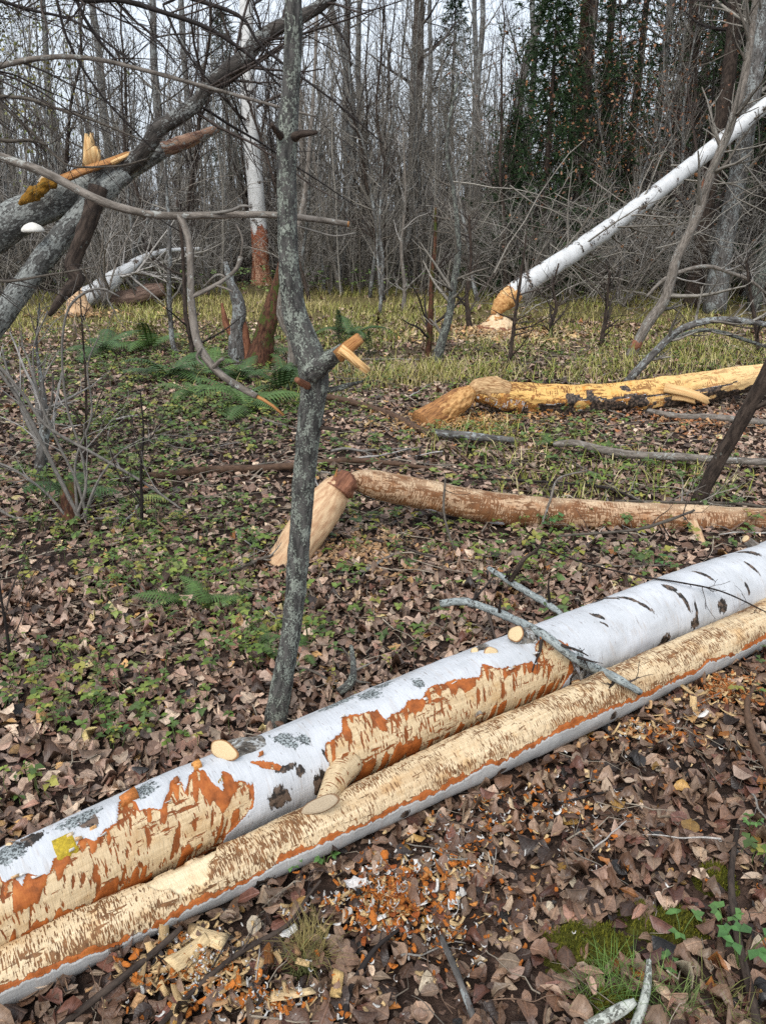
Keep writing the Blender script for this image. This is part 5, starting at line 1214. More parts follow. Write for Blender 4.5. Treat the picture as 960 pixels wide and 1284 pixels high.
# moss cushions
def moss(px, py, rx, ry, h, label):
    c = G(px, py); n, m = 46, 46
    u = np.linspace(-1, 1, n); U, W = np.meshgrid(u, u, indexing='ij'); rad = np.sqrt(U ** 2 + W ** 2)
    nz = vnoise(np.stack([U * 2.5 + c[0] * 9, W * 2.5, U * 0], -1), 3); nz2 = vnoise(np.stack([U * 9, W * 9, U * 0 + c[0] * 9], -1), 4)
    Z = h * np.clip(1 - rad ** 1.7 + .45 * nz, -.4, 1) + .006 * nz2 - .004
    V = np.stack([c[0] + U * rx, c[1] + W * ry, hgt(c[0] + U * rx, c[1] + W * ry) + Z], -1)
    k = np.arange(n * n).reshape(n, n); Q = np.stack([k[:-1, :-1], k[1:, :-1], k[1:, 1:], k[:-1, 1:]], -1).reshape(-1, 4)
    e = empty('moss_cushion', c, label, 'moss')
    ob('mound', MB().add(V.reshape(-1, 3), Q, lc=np.zeros((n * n, 3)), col=(.075, .075, .016)), M_moss, e)
    K = 2600; i = rng.integers(0, n * n, K); P = V.reshape(-1, 3)[i] + rng.normal(0, .004, (K, 3)) * [1, 1, .2]; ok = Z.reshape(-1)[i] > .001; P = P[ok]; K = len(P)
    mb = MB(); yaw = rng.uniform(0, 6.28, K); d = np.stack([np.cos(yaw) * .5, np.sin(yaw) * .5, np.full(K, .9)], -1); s = np.stack([-np.sin(yaw), np.cos(yaw), 0 * yaw], -1) * .0016
    L = rng.uniform(.006, .014, K)[:, None]; V2 = np.stack([P - s, P + s, P + d * L], 1)
    mb.add(V2.reshape(-1, 3), None, np.arange(3 * K).reshape(-1, 3), lc=np.zeros((3 * K, 3)), col=np.repeat(np.array([(.15, .15, .02), (.20, .19, .03), (.09, .10, .018)])[rng.integers(0, 3, K)], 3, 0)); o = ob('moss_shoots', mb, M_moss, e); o['kind'] = 'stuff'
moss(*MOSS[0], 'yellowish moss cushion, the larger bright one near the grey lichen stick')
moss(*MOSS[1], 'dull olive moss cushion spread flat between dead leaves')
moss(*MOSS[2], 'small bright moss cushion crossed by the long bark strip twig')
moss(*MOSS[3], 'low green moss patch at the base of the grey lichen stick')

# ------------------------------------------------------------------ chips and shavings
def chip_mesh(L, W, curlr, th, col, seed, jag=.25, twist=0.0, straight=False, n=7):
    r = np.random.default_rng(seed); a = np.linspace(-.5, .5, n) * curlr; V = []
    for i in range(n):
        f = i / (n - 1); ctr = np.array([math.sin(a[i]) * L / max(curlr, .05), 0, (1 - math.cos(a[i])) * L / max(curlr, .05)]); nr = np.array([-math.sin(a[i]), 0, math.cos(a[i])])
        ww = W * (1 - jag * r.random()) * (.55 + .45 * math.sin(math.pi * min(max(f, .12), .9)))
        if straight: ww = W * (1.0 - .35 * f * ((seed % 3) - .6) - .08 * r.random())
        tw = twist * (f - .5); sdv = np.array([0, math.cos(tw), math.sin(tw)])
        V += [ctr - sdv * ww, ctr + sdv * ww, ctr + sdv * ww + nr * th, ctr - sdv * ww + nr * th]
    k = np.arange(n * 4).reshape(n, 4); Q = np.stack([k[:-1], np.roll(k[:-1], -1, 1), np.roll(k[1:], -1, 1), k[1:]], -1).reshape(-1, 4); Q = np.vstack([Q, k[0][::-1][None], k[-1][None]])
    V = np.array(V); V[:4, 0] += r.normal(0, .06, 4); V[-4:, 0] += r.normal(0, .06, 4); lc = V * [1, 1, 1]; return V, Q, np.zeros((0, 3), int), lc
CREAM, ORANGE, WHITE, TAN = (.66, .47, .24), (.52, .17, .03), (.74, .73, .70), (.50, .30, .15)
CH = {'curl': [chip_mesh(1, .14, 2.2 + .3 * i, .02, 0, i, .3, .8) for i in range(8)], 'flat': [chip_mesh(1, .16 + .03 * (i % 4), .25 + .12 * i, .022, 0, 20 + i, .55, .35, True) for i in range(8)], 'bark': [chip_mesh(1, .30, 1.0 + .3 * i, .015, 0, 40 + i, .45, .7) for i in range(8)]}
CHS = {'curl': [chip_mesh(1, .14, 2.2 + .3 * i, .02, 0, i, .3, .8, n=5) for i in range(8)], 'flat': [chip_mesh(1, .16 + .03 * (i % 4), .25 + .12 * i, .03, 0, 20 + i, .55, .35, True, 3) for i in range(8)], 'bark': [chip_mesh(1, .30, 1.0 + .3 * i, .015, 0, 40 + i, .45, .7, n=4) for i in range(8)]}
shav = MB()
def shavings(px, py, rx, ry, n, kinds, size, dens=1.0, z=.012):
    n = int(n * 1.45); g = G(px, py); q = np.abs(rng.normal(0, .7, n)); a = rng.uniform(0, 6.28, n); x = g[0] + q * np.cos(a) * rx; y = g[1] + q * np.sin(a) * ry
    ok = nearlog(x, y) > .012; x, y = x[ok], y[ok]; n = len(x); kk = rng.integers(0, len(kinds), n)
    for i, (nm, col) in enumerate(kinds):
        m = kk == i; c = int(m.sum())
        if c: scatter(shav, CHS[nm], np.stack([x[m], y[m], hgt(x[m], y[m]) + z + .008 + rng.random(c) * .014], -1), rng.uniform(*size, c), rotm(c, .6), col=np.tile(col, (c, 1)) * rng.uniform(.65, 1.15, (c, 1)))
shavings(492, 1135, .10, .085, 520, [('bark', ORANGE), ('curl', ORANGE), ('bark', (.62, .26, .07)), ('flat', CREAM), ('curl', WHITE), ('bark', (.36, .10, .025))], (.010, .026))
shavings(570, 1090, .12, .10, 120, [('bark', ORANGE), ('curl', WHITE), ('flat', CREAM)], (.010, .026))
shavings(250, 1225, .15, .08, 330, [('flat', CREAM), ('flat', TAN), ('bark', ORANGE), ('curl', WHITE), ('curl', CREAM)], (.012, .034))
shavings(330, 1262, .18, .05, 160, [('flat', CREAM), ('bark', ORANGE), ('curl', WHITE)], (.010, .026))
shavings(560, 1180, .2, .1, 130, [('bark', ORANGE), ('flat', CREAM), ('curl', WHITE)], (.009, .022))
shavings(905, 870, .17, .13, 330, [('bark', (.46, .17, .05)), ('bark', TAN), ('flat', CREAM), ('curl', (.40, .14, .04))], (.014, .034))
shavings(800, 920, .3, .14, 120, [('bark', TAN), ('flat', CREAM), ('bark', ORANGE), ('curl', WHITE)], (.012, .034))
shavings(620, 1040, .45, .2, 160, [('flat', CREAM), ('bark', ORANGE), ('curl', WHITE), ('curl', ORANGE)], (.009, .024))
shavings(420, 1140, .25, .12, 90, [('flat', CREAM), ('bark', ORANGE), ('curl', WHITE)], (.009, .024))
shavings(700, 1010, .3, .2, 110, [('flat', CREAM), ('bark', ORANGE), ('curl', WHITE)], (.008, .022))
shavings(450, 700, .45, .35, 300, [('flat', TAN), ('flat', (.52, .36, .22)), ('bark', TAN), ('flat', (.42, .27, .15))], (.02, .05))
shavings(570, 530, .7, .4, 700, [('flat', (.60, .36, .14)), ('flat', (.52, .34, .18)), ('bark', (.50, .24, .08)), ('flat', CREAM)], (.025, .06))
shavings(625, 420, 1.0, .8, 700, [('flat', CREAM), ('flat', TAN), ('flat', (.62, .47, .30))], (.05, .10))
shavings(860, 530, .8, .5, 240, [('flat', TAN), ('bark', (.45, .2, .09))], (.025, .055))
shavings(105, 395, .8, .5, 150, [('flat', CREAM), ('flat', TAN)], (.05, .10))
ob('wood_shavings', shav, M_chip, smooth=False, label='orange, cream and white shavings strewn where beavers gnawed', cat='shavings', kind='stuff')
def chip_objs(kinds, group, label, name, N, region, size):
    ms = []
    for nm, col in kinds:
        for V, Q, T, lc in CH[nm]:
            me = MB().add(V * [rng.uniform(.6, 1.3), rng.uniform(.4, 1.2), 1], Q, lc=lc, col=np.array(col) * rng.uniform(.6, 1.12)).mesh(name, smooth=False); me.materials.append(M_chip); ms.append(me)
    for o in scatter_objects(ms, N, region, size, .35, name, None, .028, gap=.018): props(o, label, 'wood chip', group)
def disc(px, py, rx, ry):
    g = G(px, py)
    def f():
        a = random.uniform(0, 6.283); q = math.sqrt(random.random()); return g[0] + rx * q * math.cos(a), g[1] + ry * q * math.sin(a)
    return f
chip_objs([('flat', CREAM), ('flat', (.60, .42, .22))], 'cream chips below the slim log', 'cream wood chip on the leaves below the slim gnawed log, near the picture corner', 'wood_chip', 30, disc(245, 1220, .17, .09), (.018, .062))
chip_objs([('bark', WHITE), ('curl', WHITE)], 'white bark curls in the shavings', 'white curl of birch bark lying in the orange shavings', 'bark_curl', 26, disc(500, 1130, .16, .11), (.022, .05))
chip_objs([('bark', ORANGE), ('bark', (.60, .24, .06))], 'orange bark pieces in the shavings', 'orange piece of inner bark lying in the shavings heap', 'bark_piece', 34, disc(500, 1125, .14, .10), (.022, .045))
chip_objs([('bark', TAN), ('flat', CREAM), ('curl', (.55, .35, .18))], 'tan chips beside the far end of the slim log', 'tan chip on dead leaves beside the far end of the slim log', 'wood_chip', 30, disc(860, 905, .30, .17), (.028, .06))
def chip_one(px, py, nm, i, col, size, label, rz, tilt=(0, 0), z=.03):
    V, Q, T, lc = CH[nm][i]; me = MB().add(V * [1, 1, 1], Q, lc=lc, col=col); o = ob('wood_chip', me, M_chip, None, label, 'wood chip', smooth=False)
    g = G(px, py); o.location = (g[0], g[1], float(hgt(g[0], g[1])) + z); o.rotation_euler = (*tilt, rz); o.scale = (size,) * 3
chip_one(368, 1257, 'flat', 0, (.62, .46, .26), .085, 'long pale rectangular chip at the lower edge, below the brown grass tuft', .15)
chip_one(423, 1243, 'flat', 2, (.58, .40, .17), .06, 'upright tan chip with an orange end beside the brown grass tuft', 1.5)
chip_one(240, 1210, 'flat', 3, (.66, .50, .28), .10, 'large cream slab of wood on top of the cream chips', .9, (.2, .1), .035)
chip_one(262, 1190, 'flat', 1, (.68, .52, .30), .085, 'long cream sliver above the large cream slab', -.3, (.1, .1), .035)
chip_one(362, 1180, 'bark', 1, (.80, .79, .76), .045, 'bright white bark scrap above the brown grass tuft', .8, (.3, .2))
chip_one(445, 1120, 'bark', 0, (.74, .72, .70), .06, 'white bark flake standing at the edge of the orange shavings', .4, (.6, .3), .035)
chip_one(570, 1140, 'bark', 2, (.80, .79, .76), .045, 'white bark flake on the far side of the orange shavings', 1.2, (.4, .2))
chip_one(697, 1026, 'curl', 2, (.78, .78, .75), .04, 'lone white bark curl on brown leaves away from the heap', .4)
chip_one(875, 907, 'curl', 1, (.78, .76, .72), .07, 'long white bark curl beside the tan chips by the slim log', .2)
chip_one(735, 975, 'flat', 4, (.66, .48, .26), .04, 'single cream chip lying on leaves just below the slim log', 1.4)
chip_one(640, 1015, 'flat', 5, (.66, .50, .32), .045, 'slender cream sliver standing in leaves under the slim log', 1.6, (.5, 0))

# ------------------------------------------------------------------ the thicket and the wood behind
def sapling_mesh(h, r, seed, k1=30, k2=4, wob=.05, ang=(20, 60), L1=(.35, 1.2), lean=.15, fork=0, k3=0):
    """trunk and bare crown of one sapling standing at the origin"""
    global rng
    keep = rng; rng = np.random.default_rng(seed)
    n = 12; t = np.linspace(0, 1, n); d = rng.normal(0, lean, 2)
    off = np.cumsum(rng.normal(0, wob, (n, 2)), 0); off -= off[0]
    P = np.stack([d[0] * t * h + off[:, 0] * t ** .5, d[1] * t * h + off[:, 1] * t ** .5, t * h - .05], -1); R = r * (1 - .86 * t) * (1 + .25 * np.exp(-t * 18))
    tm = MB(); tube(tm, P, R, 26, 7, .07, 6, seed)
    for f in range(fork):
        s = rng.integers(2, 6); dd = rng.normal(0, .32, 2); q = P[s] + np.outer(np.linspace(0, 1, 6), [dd[0] * h * .5, dd[1] * h * .5, h * (1 - t[s]) * .9]) + np.r_[np.zeros((1, 3)), rng.normal(0, .05, (5, 3))]
        tube(tm, q, np.linspace(R[s] * .75, .003, 6), 16, 6, .07, 6, seed + f)
    cm = MB()
    b1, r1 = spawn(P[None], R[None], k1, L1, ang, 6, .10, .13, .12, 1, .42, .3, .003); tubes(cm, b1, r1, 4)
    b2, r2 = spawn(b1, r1, k2, (.15, .6), (20, 65), 5, .06, .15, .15, 1, .6, .4, .0022); tubes(cm, b2, r2, 3)
    if k3:
        b3, r3 = spawn(b2, r2, k3, (.1, .35), (20, 60), 3, .05, .15, .2, 1, .6, .5, .002); tubes(cm, b3, r3, 3)
    rng = keep
    return tm, cm
KINDS = {
 'grey': dict(name='bare_sapling', label='slender bare grey sapling in the thicket behind the clearing', cat='sapling', group='grey saplings in the thicket', mats=(M_greybark, M_twig)),
 'pale': dict(name='bare_sapling', label='pale barked bare sapling among the darker stems of the thicket', cat='sapling', group='pale saplings in the thicket', mats=(M_pale, M_twigpale)),
 'dark': dict(name='bare_sapling', label='dark brown bare sapling in the thicket behind the clearing', cat='sapling', group='dark saplings in the thicket', mats=(M_darkbark, M_twigdark)),
 'bush': dict(name='bare_bush', label='many stemmed leafless bush at the back of the clearing', cat='bush', group='leafless bushes in the thicket', mats=(M_pale, M_twigpale))}
PROTO = {}
def proto(kind, v):
    if (kind, v) in PROTO: return PROTO[kind, v]
    K = KINDS[kind]; s = {'grey': 0, 'pale': 100, 'dark': 200, 'bush': 300}[kind] + v
    if kind == 'bush':
        global rng
        keep = rng; rng = np.random.default_rng(s); tm, cm = MB(), MB()
        for j in range(9):
            a = rng.uniform(0, 6.28); n = 8; t = np.linspace(0, 1, n); L = rng.uniform(1.2, 2.8); o = rng.uniform(.2, .9)
            P = np.stack([np.cos(a) * o * t ** 1.3 * L + rng.normal(0, .03, n), np.sin(a) * o * t ** 1.3 * L + rng.normal(0, .03, n), L * (t - .35 * t ** 3) - .04], -1); R = np.linspace(rng.uniform(.010, .02), .003, n)
            tube(tm, P, R, 14, 5, .05, 9, j); b1, r1 = spawn(P[None], R[None], 12, (.25, .9), (20, 65), 5, .02, .15, .2, 1, .5, .4, .0025); tubes(cm, b1, r1, 3)
            b2, r2 = spawn(b1, r1, 3, (.1, .4), (20, 60), 4, .02, .15, .2, 1, .6, .5, .002); tubes(cm, b2, r2, 3)
        rng = keep
    else:
        h = {'grey': (4.2, 6.2), 'pale': (3.5, 5.5), 'dark': (4.5, 7.0)}[kind]; rr = np.random.default_rng(s + 50)
        tm, cm = sapling_mesh(rr.uniform(*h), rr.uniform(.022, .048), s, int(rr.integers(34, 50)), 5, .05, fork=int(rr.integers(0, 3)))
    tme, cme = tm.mesh('trunk'), cm.mesh('crown'); tme.materials.append(K['mats'][0]); cme.materials.append(K['mats'][1])
    e = empty(K['name'], (0, 0, 0), K['label'], K['cat'], K['group']); ob('trunk' if kind != 'bush' else 'stems', tme, None, e); c = ob('crown' if kind != 'bush' else 'twigs', cme, None, e)
    PROTO[kind, v] = [e, False]
    return PROTO[kind, v]
def plant(kind, v, x, y, rz, s):
    p = proto(kind, v)
    loc = (x, y, float(hgt(x, y)))
    px = project((x, y, 0))[0]
    near = [n for lim, n in ((60, 'below the split leaning trunk'), (215, 'behind the fallen birch'), (300, 'between the fallen and the standing birch'), (345, 'beside the standing birch'), (420, 'behind the slim lichen tree'), (480, 'just past the slim lichen tree'),
            (540, 'in line with the stout dark trunk'), (600, 'behind the pair of saplings in the grass'), (660, 'behind the hourglass stump'), (720, 'around the young spruce'), (780, 'under the middle of the leaning birch'), (850, 'by the thick reddish trunk'), (910, 'by the big grey trunk'), (9999, 'beyond the big grey trunk')) if px < lim][0]
    deep = 'front' if y < 16.5 else 'middle' if y < 20 else 'back'
    lab = {'grey': 'slender bare grey sapling', 'pale': 'pale barked bare sapling', 'dark': 'dark brown bare sapling', 'bush': 'leafless many stemmed bush'}[kind] + ' at the thicket %s, ' % deep + near
    if not p[1]:
        p[1] = True; e = p[0]; e.location = loc; e.rotation_euler = (0, 0, rz); e.scale = (s, s, s); e['label'] = lab; return e
    return copy_thing(p[0], loc, rz, s, lab)
r_ = np.random.default_rng(77)
for i in range(232):
    y = 14.2 + 11.5 * r_.random() ** 1.25; x = r_.uniform(-.60, .60) * (y + 1)
    if x > .6 and y < 15.5 and r_.random() < .3: y += 2
    if -.185 < x / y < -.125 and y < 18: y += 4.5
    kind = ('grey', 'grey', 'pale', 'dark', 'grey')[r_.integers(0, 5)] if x < 2 else ('grey', 'dark', 'dark', 'pale')[r_.integers(0, 4)]
    plant(kind, int(r_.integers(0, 5 if kind == 'grey' else 4)), x, y, r_.uniform(0, 6.28), r_.uniform(.7, 1.2))
for i in range(64):
    y = r_.uniform(12.8, 19); x = r_.uniform(-.60, .60) * (y + 1)
    if -4.5 < x < 2.2: y = max(y, 15.2)
    if -.22 < x / y < -.10: y = max(y, 18.6)
    plant('bush', int(r_.integers(0, 5)), x, y, r_.uniform(0, 6.28), r_.uniform(.6, 1.25))

# tall trunks with their own place in the picture
def tall_tree(px, pyb, w, topdx, Y, mat, twm, label, k=24, H=13, nm='tall_tree', up=.1, curve=0.0, L=(.8, 2.4)):
    b = PY(px, 370, Y); base = np.array([b[0], Y, float(hgt(b[0], Y))])
    r = w / 2 * (Y * .95) / F
    t = np.linspace(0, 1, 12)
    P = np.stack([base[0] + topdx * t + curve * np.sin(t * math.pi * 1.3), base[1] + .5 * t, base[2] - .05 + H * t], -1); P[:, :2] += np.cumsum(r_.normal(0, .05, (12, 2)), 0)
    R = r * (1 - .75 * t) * (1 + .3 * np.exp(-t * 30))
    e = empty(nm, base, label, 'tree'); mb = MB(); tube(mb, P, R, 60, 12, .07, 5, int(px)); ob('trunk', mb, mat, e)
    b1, r1 = spawn(P[None], R[None], k, L, (35, 80), 6, up, .12, .1, 1, .33, .25, .004); b2, r2 = spawn(b1, r1, 6, (.3, 1.0), (20, 65), 5, up * .7, .14, .15, 1, .55, .4, .003); b3, r3 = spawn(b2, r2, 2, (.15, .5), (20, 60), 3, 0, .1, .2, 1, .6, .5, .0025)
    mb = MB(); tubes(mb, b1, r1, 3); tubes(mb, b2, r2, 3); tubes(mb, b3, r3, 3); ob('crown', mb, twm, e)
    return e
for a in ((412, 0, 12, -.2, 19, M_greybark, M_twig, 'slim grey tree rising just past the slim lichen tree, with a curved top', 26, 9, 'tall_tree', .1, .8), (432, 0, 11, .1, 22, M_greybark, M_twig, 'straight grey trunk close to the curved one, further into the wood'),
          (512, 0, 20, .2, 24, M_darkbark, M_twigdark, 'stout dark trunk straight behind the middle of the clearing'), (585, 0, 9, .1, 21, M_greybark, M_twig, 'thin straight grey trunk above the broken arched branch'),
          (597, 0, 9, -.3, 25, M_greybark, M_twig, 'thin pale trunk paired with the straight grey one'), (640, 0, 15, .9, 20, M_greybark, M_twig, 'grey trunk bending outward behind the dark green spruce', 26, 9, 'tall_tree', .1, -.5),
          (660, 0, 9, -.5, 20.5, M_greybark, M_twig, 'thin grey trunk crossing the outward bending one'), (713, 0, 15, -.1, 17.5, M_mossbark, M_twig, 'dark ivy green trunk standing by the spruce, bark mottled'), (735, 0, 12, .2, 22, M_darkbark, M_twigdark, 'narrow dark trunk between the mottled and the reddish trunk'),
          (788, 0, 14, .5, 18, M_greybark, M_twig, 'grey trunk crossing above the leaning white birch'), (822, 0, 26, .5, 19, M_pinebark, M_twigdark, 'thick reddish brown trunk, tallest behind the leaning white birch'), (846, 0, 10, .6, 18.5, M_pale, M_twig, 'slim pale trunk hugging the thick reddish brown trunk'),
          (905, 0, 24, .9, 12.6, M_greybark, M_twig, 'big grey trunk where the leaning white birch passes behind, near the picture edge'), (868, 0, 20, -.1, 13.2, M_darkbark, M_twigdark, 'dark trunk standing beside the big grey trunk in the brush'), (930, 0, 30, .3, 19, M_pinebark, M_twigdark, 'wide red brown trunk half hidden behind the big grey trunk'),
          (945, 0, 14, .8, 12.9, M_lichen, M_twig, 'outermost lichen spotted trunk at the picture edge by the brush'), (20, 0, 10, .2, 17, M_pale, M_twig, 'pale thin trunk at the far end of the thicket, below the split trunk'), (40, 0, 8, -.1, 18, M_pale, M_twig, 'second pale thin trunk below the split trunk'),
          (212, 0, 12, .3, 20, M_greybark, M_twig, 'straight grey tree standing over the fallen birch'), (248, 0, 10, -.2, 24, M_greybark, M_twig, 'thin grey tree between the fallen birch and the standing birch'), (150, 0, 12, .1, 25, M_greybark, M_twig, 'distant grey tree seen through the fork of the split trunk'),
          (460, 0, 9, .2, 23, M_greybark, M_twig, 'thin distant trunk beside the stout dark one'), (545, 0, 8, -.2, 26, M_greybark, M_twig, 'thin distant trunk on the far side of the stout dark one'), (95, 0, 10, .3, 23, M_greybark, M_twig, 'distant grey tree above the upright orange splinter'), (390, 0, 8, -.3, 16.5, M_pale, M_twigpale, 'pale thin tree standing just behind the slim lichen tree')):
    tall_tree(*a)

# mid-ground saplings seen one by one
def mid_sapling(pts, mat, label, twm, tw=(14, (.2, .7), 3, (.1, .35), .06), base=None, Y=None):
    b = G(pts[0][0], pts[0][1] - 4); Yb = float(b[1]) if Y is None else Y
    stem('young_sapling', label, 'sapling', pts, Yb, mat, (pts[0][0], pts[0][1] - 4), tw, twm, 8)
for pts, m, lb, tm in (
    ([(225, 448, 8), (217, 432, 6.5), (214, 400, 6), (212, 360, 5.5), (213, 320, 5), (212, 280, 4.5), (208, 220, 3.5), (206, 120, 2.5), (215, 20, 1.5)], M_greybark, 'thin grey sapling curved at the foot, inside the loop of the hanging shoot', M_twig),
    ([(634, 470, 6), (640, 440, 5), (645, 400, 4.5), (650, 365, 4), (655, 330, 3), (660, 290, 1.6)], M_darkbark, 'thin dark upright shoot standing before the hourglass stump', M_twigdark),
    ([(536, 452, 9), (538, 420, 8), (540, 390, 7), (541, 350, 6), (545, 310, 4.5), (546, 260, 3)], M_mossbark, 'short dark mossy sapling paired with a lichen grey one in the grass', M_twigdark),
    ([(546, 456, 13), (556, 420, 11), (563, 395, 10), (568, 360, 9), (573, 330, 8), (574, 300, 7), (570, 250, 5), (560, 180, 4), (575, 90, 2.5)], M_lichen, 'lichen grey sapling in the grass between the yellow log and the dark mossy sapling', M_twig),
    ([(590, 420, 8), (587, 400, 7), (585, 370, 5), (590, 330, 4), (588, 270, 3)], M_darkbark, 'dark bent sapling just short of the hourglass stump', M_twigdark),
    ([(752, 438, 7), (755, 420, 6), (760, 385, 4), (764, 340, 3)], M_darkbark, 'dark stick like shoot in the straw grass by the pale leaning sapling', M_twigdark),
    ([(690, 428, 5), (691, 405, 5), (697, 385, 4), (693, 360, 3), (700, 330, 2)], M_darkbark, 'kinked dark shoot in the straw grass below the leaning birch', M_twigdark),
    ([(952, 450, 6), (948, 420, 5), (942, 380, 4), (935, 330, 3)], M_darkbark, 'dark shoot beyond the end of the yellow log', M_twigdark),
    ([(243, 468, 7), (240, 430, 6), (233, 395, 6), (231, 350, 5), (228, 300, 4), (222, 250, 3)], M_darkbark, 'dark sapling standing right behind the hanging bent shoot', M_twigdark),
    ([(50, 600, 18), (53, 570, 15), (56, 535, 12), (55, 500, 8), (50, 465, 5), (46, 430, 3), (50, 380, 2)], M_greybark, 'crooked grey sapling in the herbs near the picture edge, pale twigs round it', M_twigpale),
    ([(178, 660, 5), (178, 630, 4), (177, 590, 3.5), (180, 540, 2.5), (176, 490, 1.6)], M_twigdark, 'thin dark shoot beside the pale yellow green fern', M_twigdark),
    ([(15, 845, 4), (10, 800, 4), (2, 750, 3), (-6, 690, 2.5)], M_twigdark, 'thin bent dark shoot at the picture edge above the white log', M_twigdark),
    ([(105, 585, 4), (108, 540, 3.6), (108, 480, 3), (104, 420, 2.2), (100, 360, 1.4)], M_darkbark, 'straight dark shoot rising through the ferns below the split trunk', M_twigdark),
    ([(475, 400, 5), (478, 370, 4), (480, 330, 3.5), (476, 280, 2.5), (480, 200, 1.5)], M_greybark, 'thin grey shoot at the grass edge just past the slim lichen tree', M_twig),
    ([(505, 395, 6), (507, 360, 5), (503, 310, 4), (508, 250, 3), (505, 160, 2)], M_pale, 'pale thin sapling at the grass edge, midway to the mossy sapling', M_twigpale)):
    mid_sapling(pts, m, lb, tm)
# twiggy shrub at the left, with a rotten stub
e = empty('twiggy_shrub', G(95, 650), 'twiggy shrub with thin pale arching shoots and a rotten stub at its foot', 'shrub'); Ysh = float(G(95, 650)[1])
for pts in ([(100, 650, 6), (70, 590, 5), (35, 520, 5), (10, 480, 4.5), (-20, 440, 4)], [(230, 640, 2), (180, 605, 3.5), (120, 570, 4), (60, 535, 4), (30, 495, 4), (-5, 455, 4.5), (-40, 430, 5)], [(110, 650, 4), (95, 600, 3.5), (75, 560, 3), (50, 500, 3), (42, 440, 2), (60, 390, 2)],
            [(95, 650, 5), (108, 610, 4), (100, 560, 3), (84, 510, 3), (78, 440, 3), (85, 390, 3), (105, 368, 3.5), (128, 362, 3), (150, 372, 2)], [(-40, 610, 4), (20, 650, 4), (70, 662, 4), (120, 668, 3), (180, 672, 2)], [(-40, 650, 4), (0, 670, 4), (50, 700, 3), (95, 720, 2)], [(85, 650, 4), (60, 620, 3.5), (20, 590, 3), (-30, 570, 3)],
            [(105, 650, 4), (125, 600, 3), (160, 560, 2), (215, 540, 1.5)], [(98, 650, 4), (95, 580, 3), (115, 520, 2.6), (110, 460, 2), (125, 420, 1.5)]):
    P, R = pxpath(pts, Ysh - .05); P[:, 2] = np.maximum(P[:, 2], .02)
    mb = MB(); tube(mb, P, R, 40, 6, .08, 30, len(pts)); s_ = ob('shoot', mb, M_twigpale, e); mb = MB(); twigs_from(mb, [(P, R)], 5, (.1, .45), 2, (.06, .2), .0, (20, 60)); ob('twigs', mb, M_twigpale, s_)
mb = MB(); px_limb(mb, [(92, 665, 34), (93, 645, 30), (90, 620, 24), (88, 605, 12)], Ysh, 14, 12, .3, 20, 3); ob('rotten_stub', mb, M_mossbark, e)

# spruces
def spruce_mesh(h, seed, lowest=.03, wid=.30):
    global rng
    keep = rng; rng = np.random.default_rng(seed); tm = MB(); tube(tm, [(0, 0, -.05), (.03, 0, h * .5), (0, 0, h)], [h * .014, h * .009, .008], 20, 7, .05, 6, seed)
    nb = int(h * 26); z = h * (lowest + (1 - lowest) * (np.arange(nb) / nb) ** 1.05); a = np.arange(nb) * 2.39996 + rng.normal(0, .3, nb); L = h * wid * (1 - z / h) ** .8 * rng.uniform(.6, 1.15, nb) + .08
    t = np.linspace(0, 1, 6); out = L[:, None] * t; zz = z[:, None] - L[:, None] * (.30 * t - .16 * t ** 3 * 1.3)
    P = np.stack([np.cos(a)[:, None] * out, np.sin(a)[:, None] * out, zz], -1); R = np.linspace(.010, .003, 6)[None] * np.ones((nb, 1)); tubes(tm, P, R, 3)
    b2, r2 = spawn(P, R, 9, (.10, .5), (35, 65), 4, -.12, .08, .12, 1, .5, .4, .002)
    allP = np.concatenate([P[:, [1, 2, 4, 5]], b2]); m = MB(); k = 36; B_ = len(allP); tt = rng.uniform(.05, 1, (B_, k)) * 3; i = np.minimum(tt.astype(int), 2); f = (tt - i)[..., None]; bi = np.arange(B_)[:, None]
    S = (allP[bi, i] * (1 - f) + allP[bi, i + 1] * f).reshape(-1, 3); D = unit(allP[bi, i + 1] - allP[bi, i]).reshape(-1, 3); N = len(S)
    d = unit(D * .8 + rng.normal(0, .55, (N, 3)) * [1, 1, .6] + [0, 0, -.1]); s = unit(np.cross(d, rng.normal(size=(N, 3)))) * .0075; l = rng.uniform(.04, .095, N)[:, None]
    V = np.stack([S - s, S + s, S + d * l], 1).reshape(-1, 3); col = np.repeat(np.array([(.030, .058, .022), (.020, .042, .018), (.045, .08, .028)])[rng.integers(0, 3, N)], 3, 0)
    m.add(V, None, np.arange(3 * N).reshape(-1, 3), lc=np.zeros((3 * N, 3)), col=col); rng = keep
    return tm, m
def spruce(px, Y, h, seed, label, s=1, like=None):
    b = PY(px, 370, Y); loc = (b[0], Y, float(hgt(b[0], Y)))
    if like is not None: return copy_thing(like, loc, seed, s, label)
    tm, nm = spruce_mesh(h, seed); e = empty('spruce', (0, 0, 0), label, 'tree'); ob('trunk', tm, M_darkbark, e); ob('crown', nm, M_needle, e); e.location = loc; return e
s1 = spruce(672, 15.4, 5.2, 1, 'dark green young spruce behind the foot of the leaning white birch'); s2 = spruce(712, 17.0, 9.5, 2, 'taller dark spruce rising beside the mottled trunk')
spruce(634, 16.2, 0, 2.1, 'small dark spruce half hidden in the grey twigs before the young spruce', .62, s1); spruce(735, 21, 0, 4.0, 'dark spruce deep in the wood between the two reddish trunks', .95, s1)
spruce(905, 21, 0, 1.0, 'big dark spruce whose boughs fill the upper corner of the picture', 1.35, s2); spruce(985, 18.5, 0, 2.5, 'dark spruce beyond the outermost lichen trunk', 1.2, s2); spruce(860, 24, 0, 5.5, 'distant dark spruce between the reddish trunk and the corner', 1.2, s2)
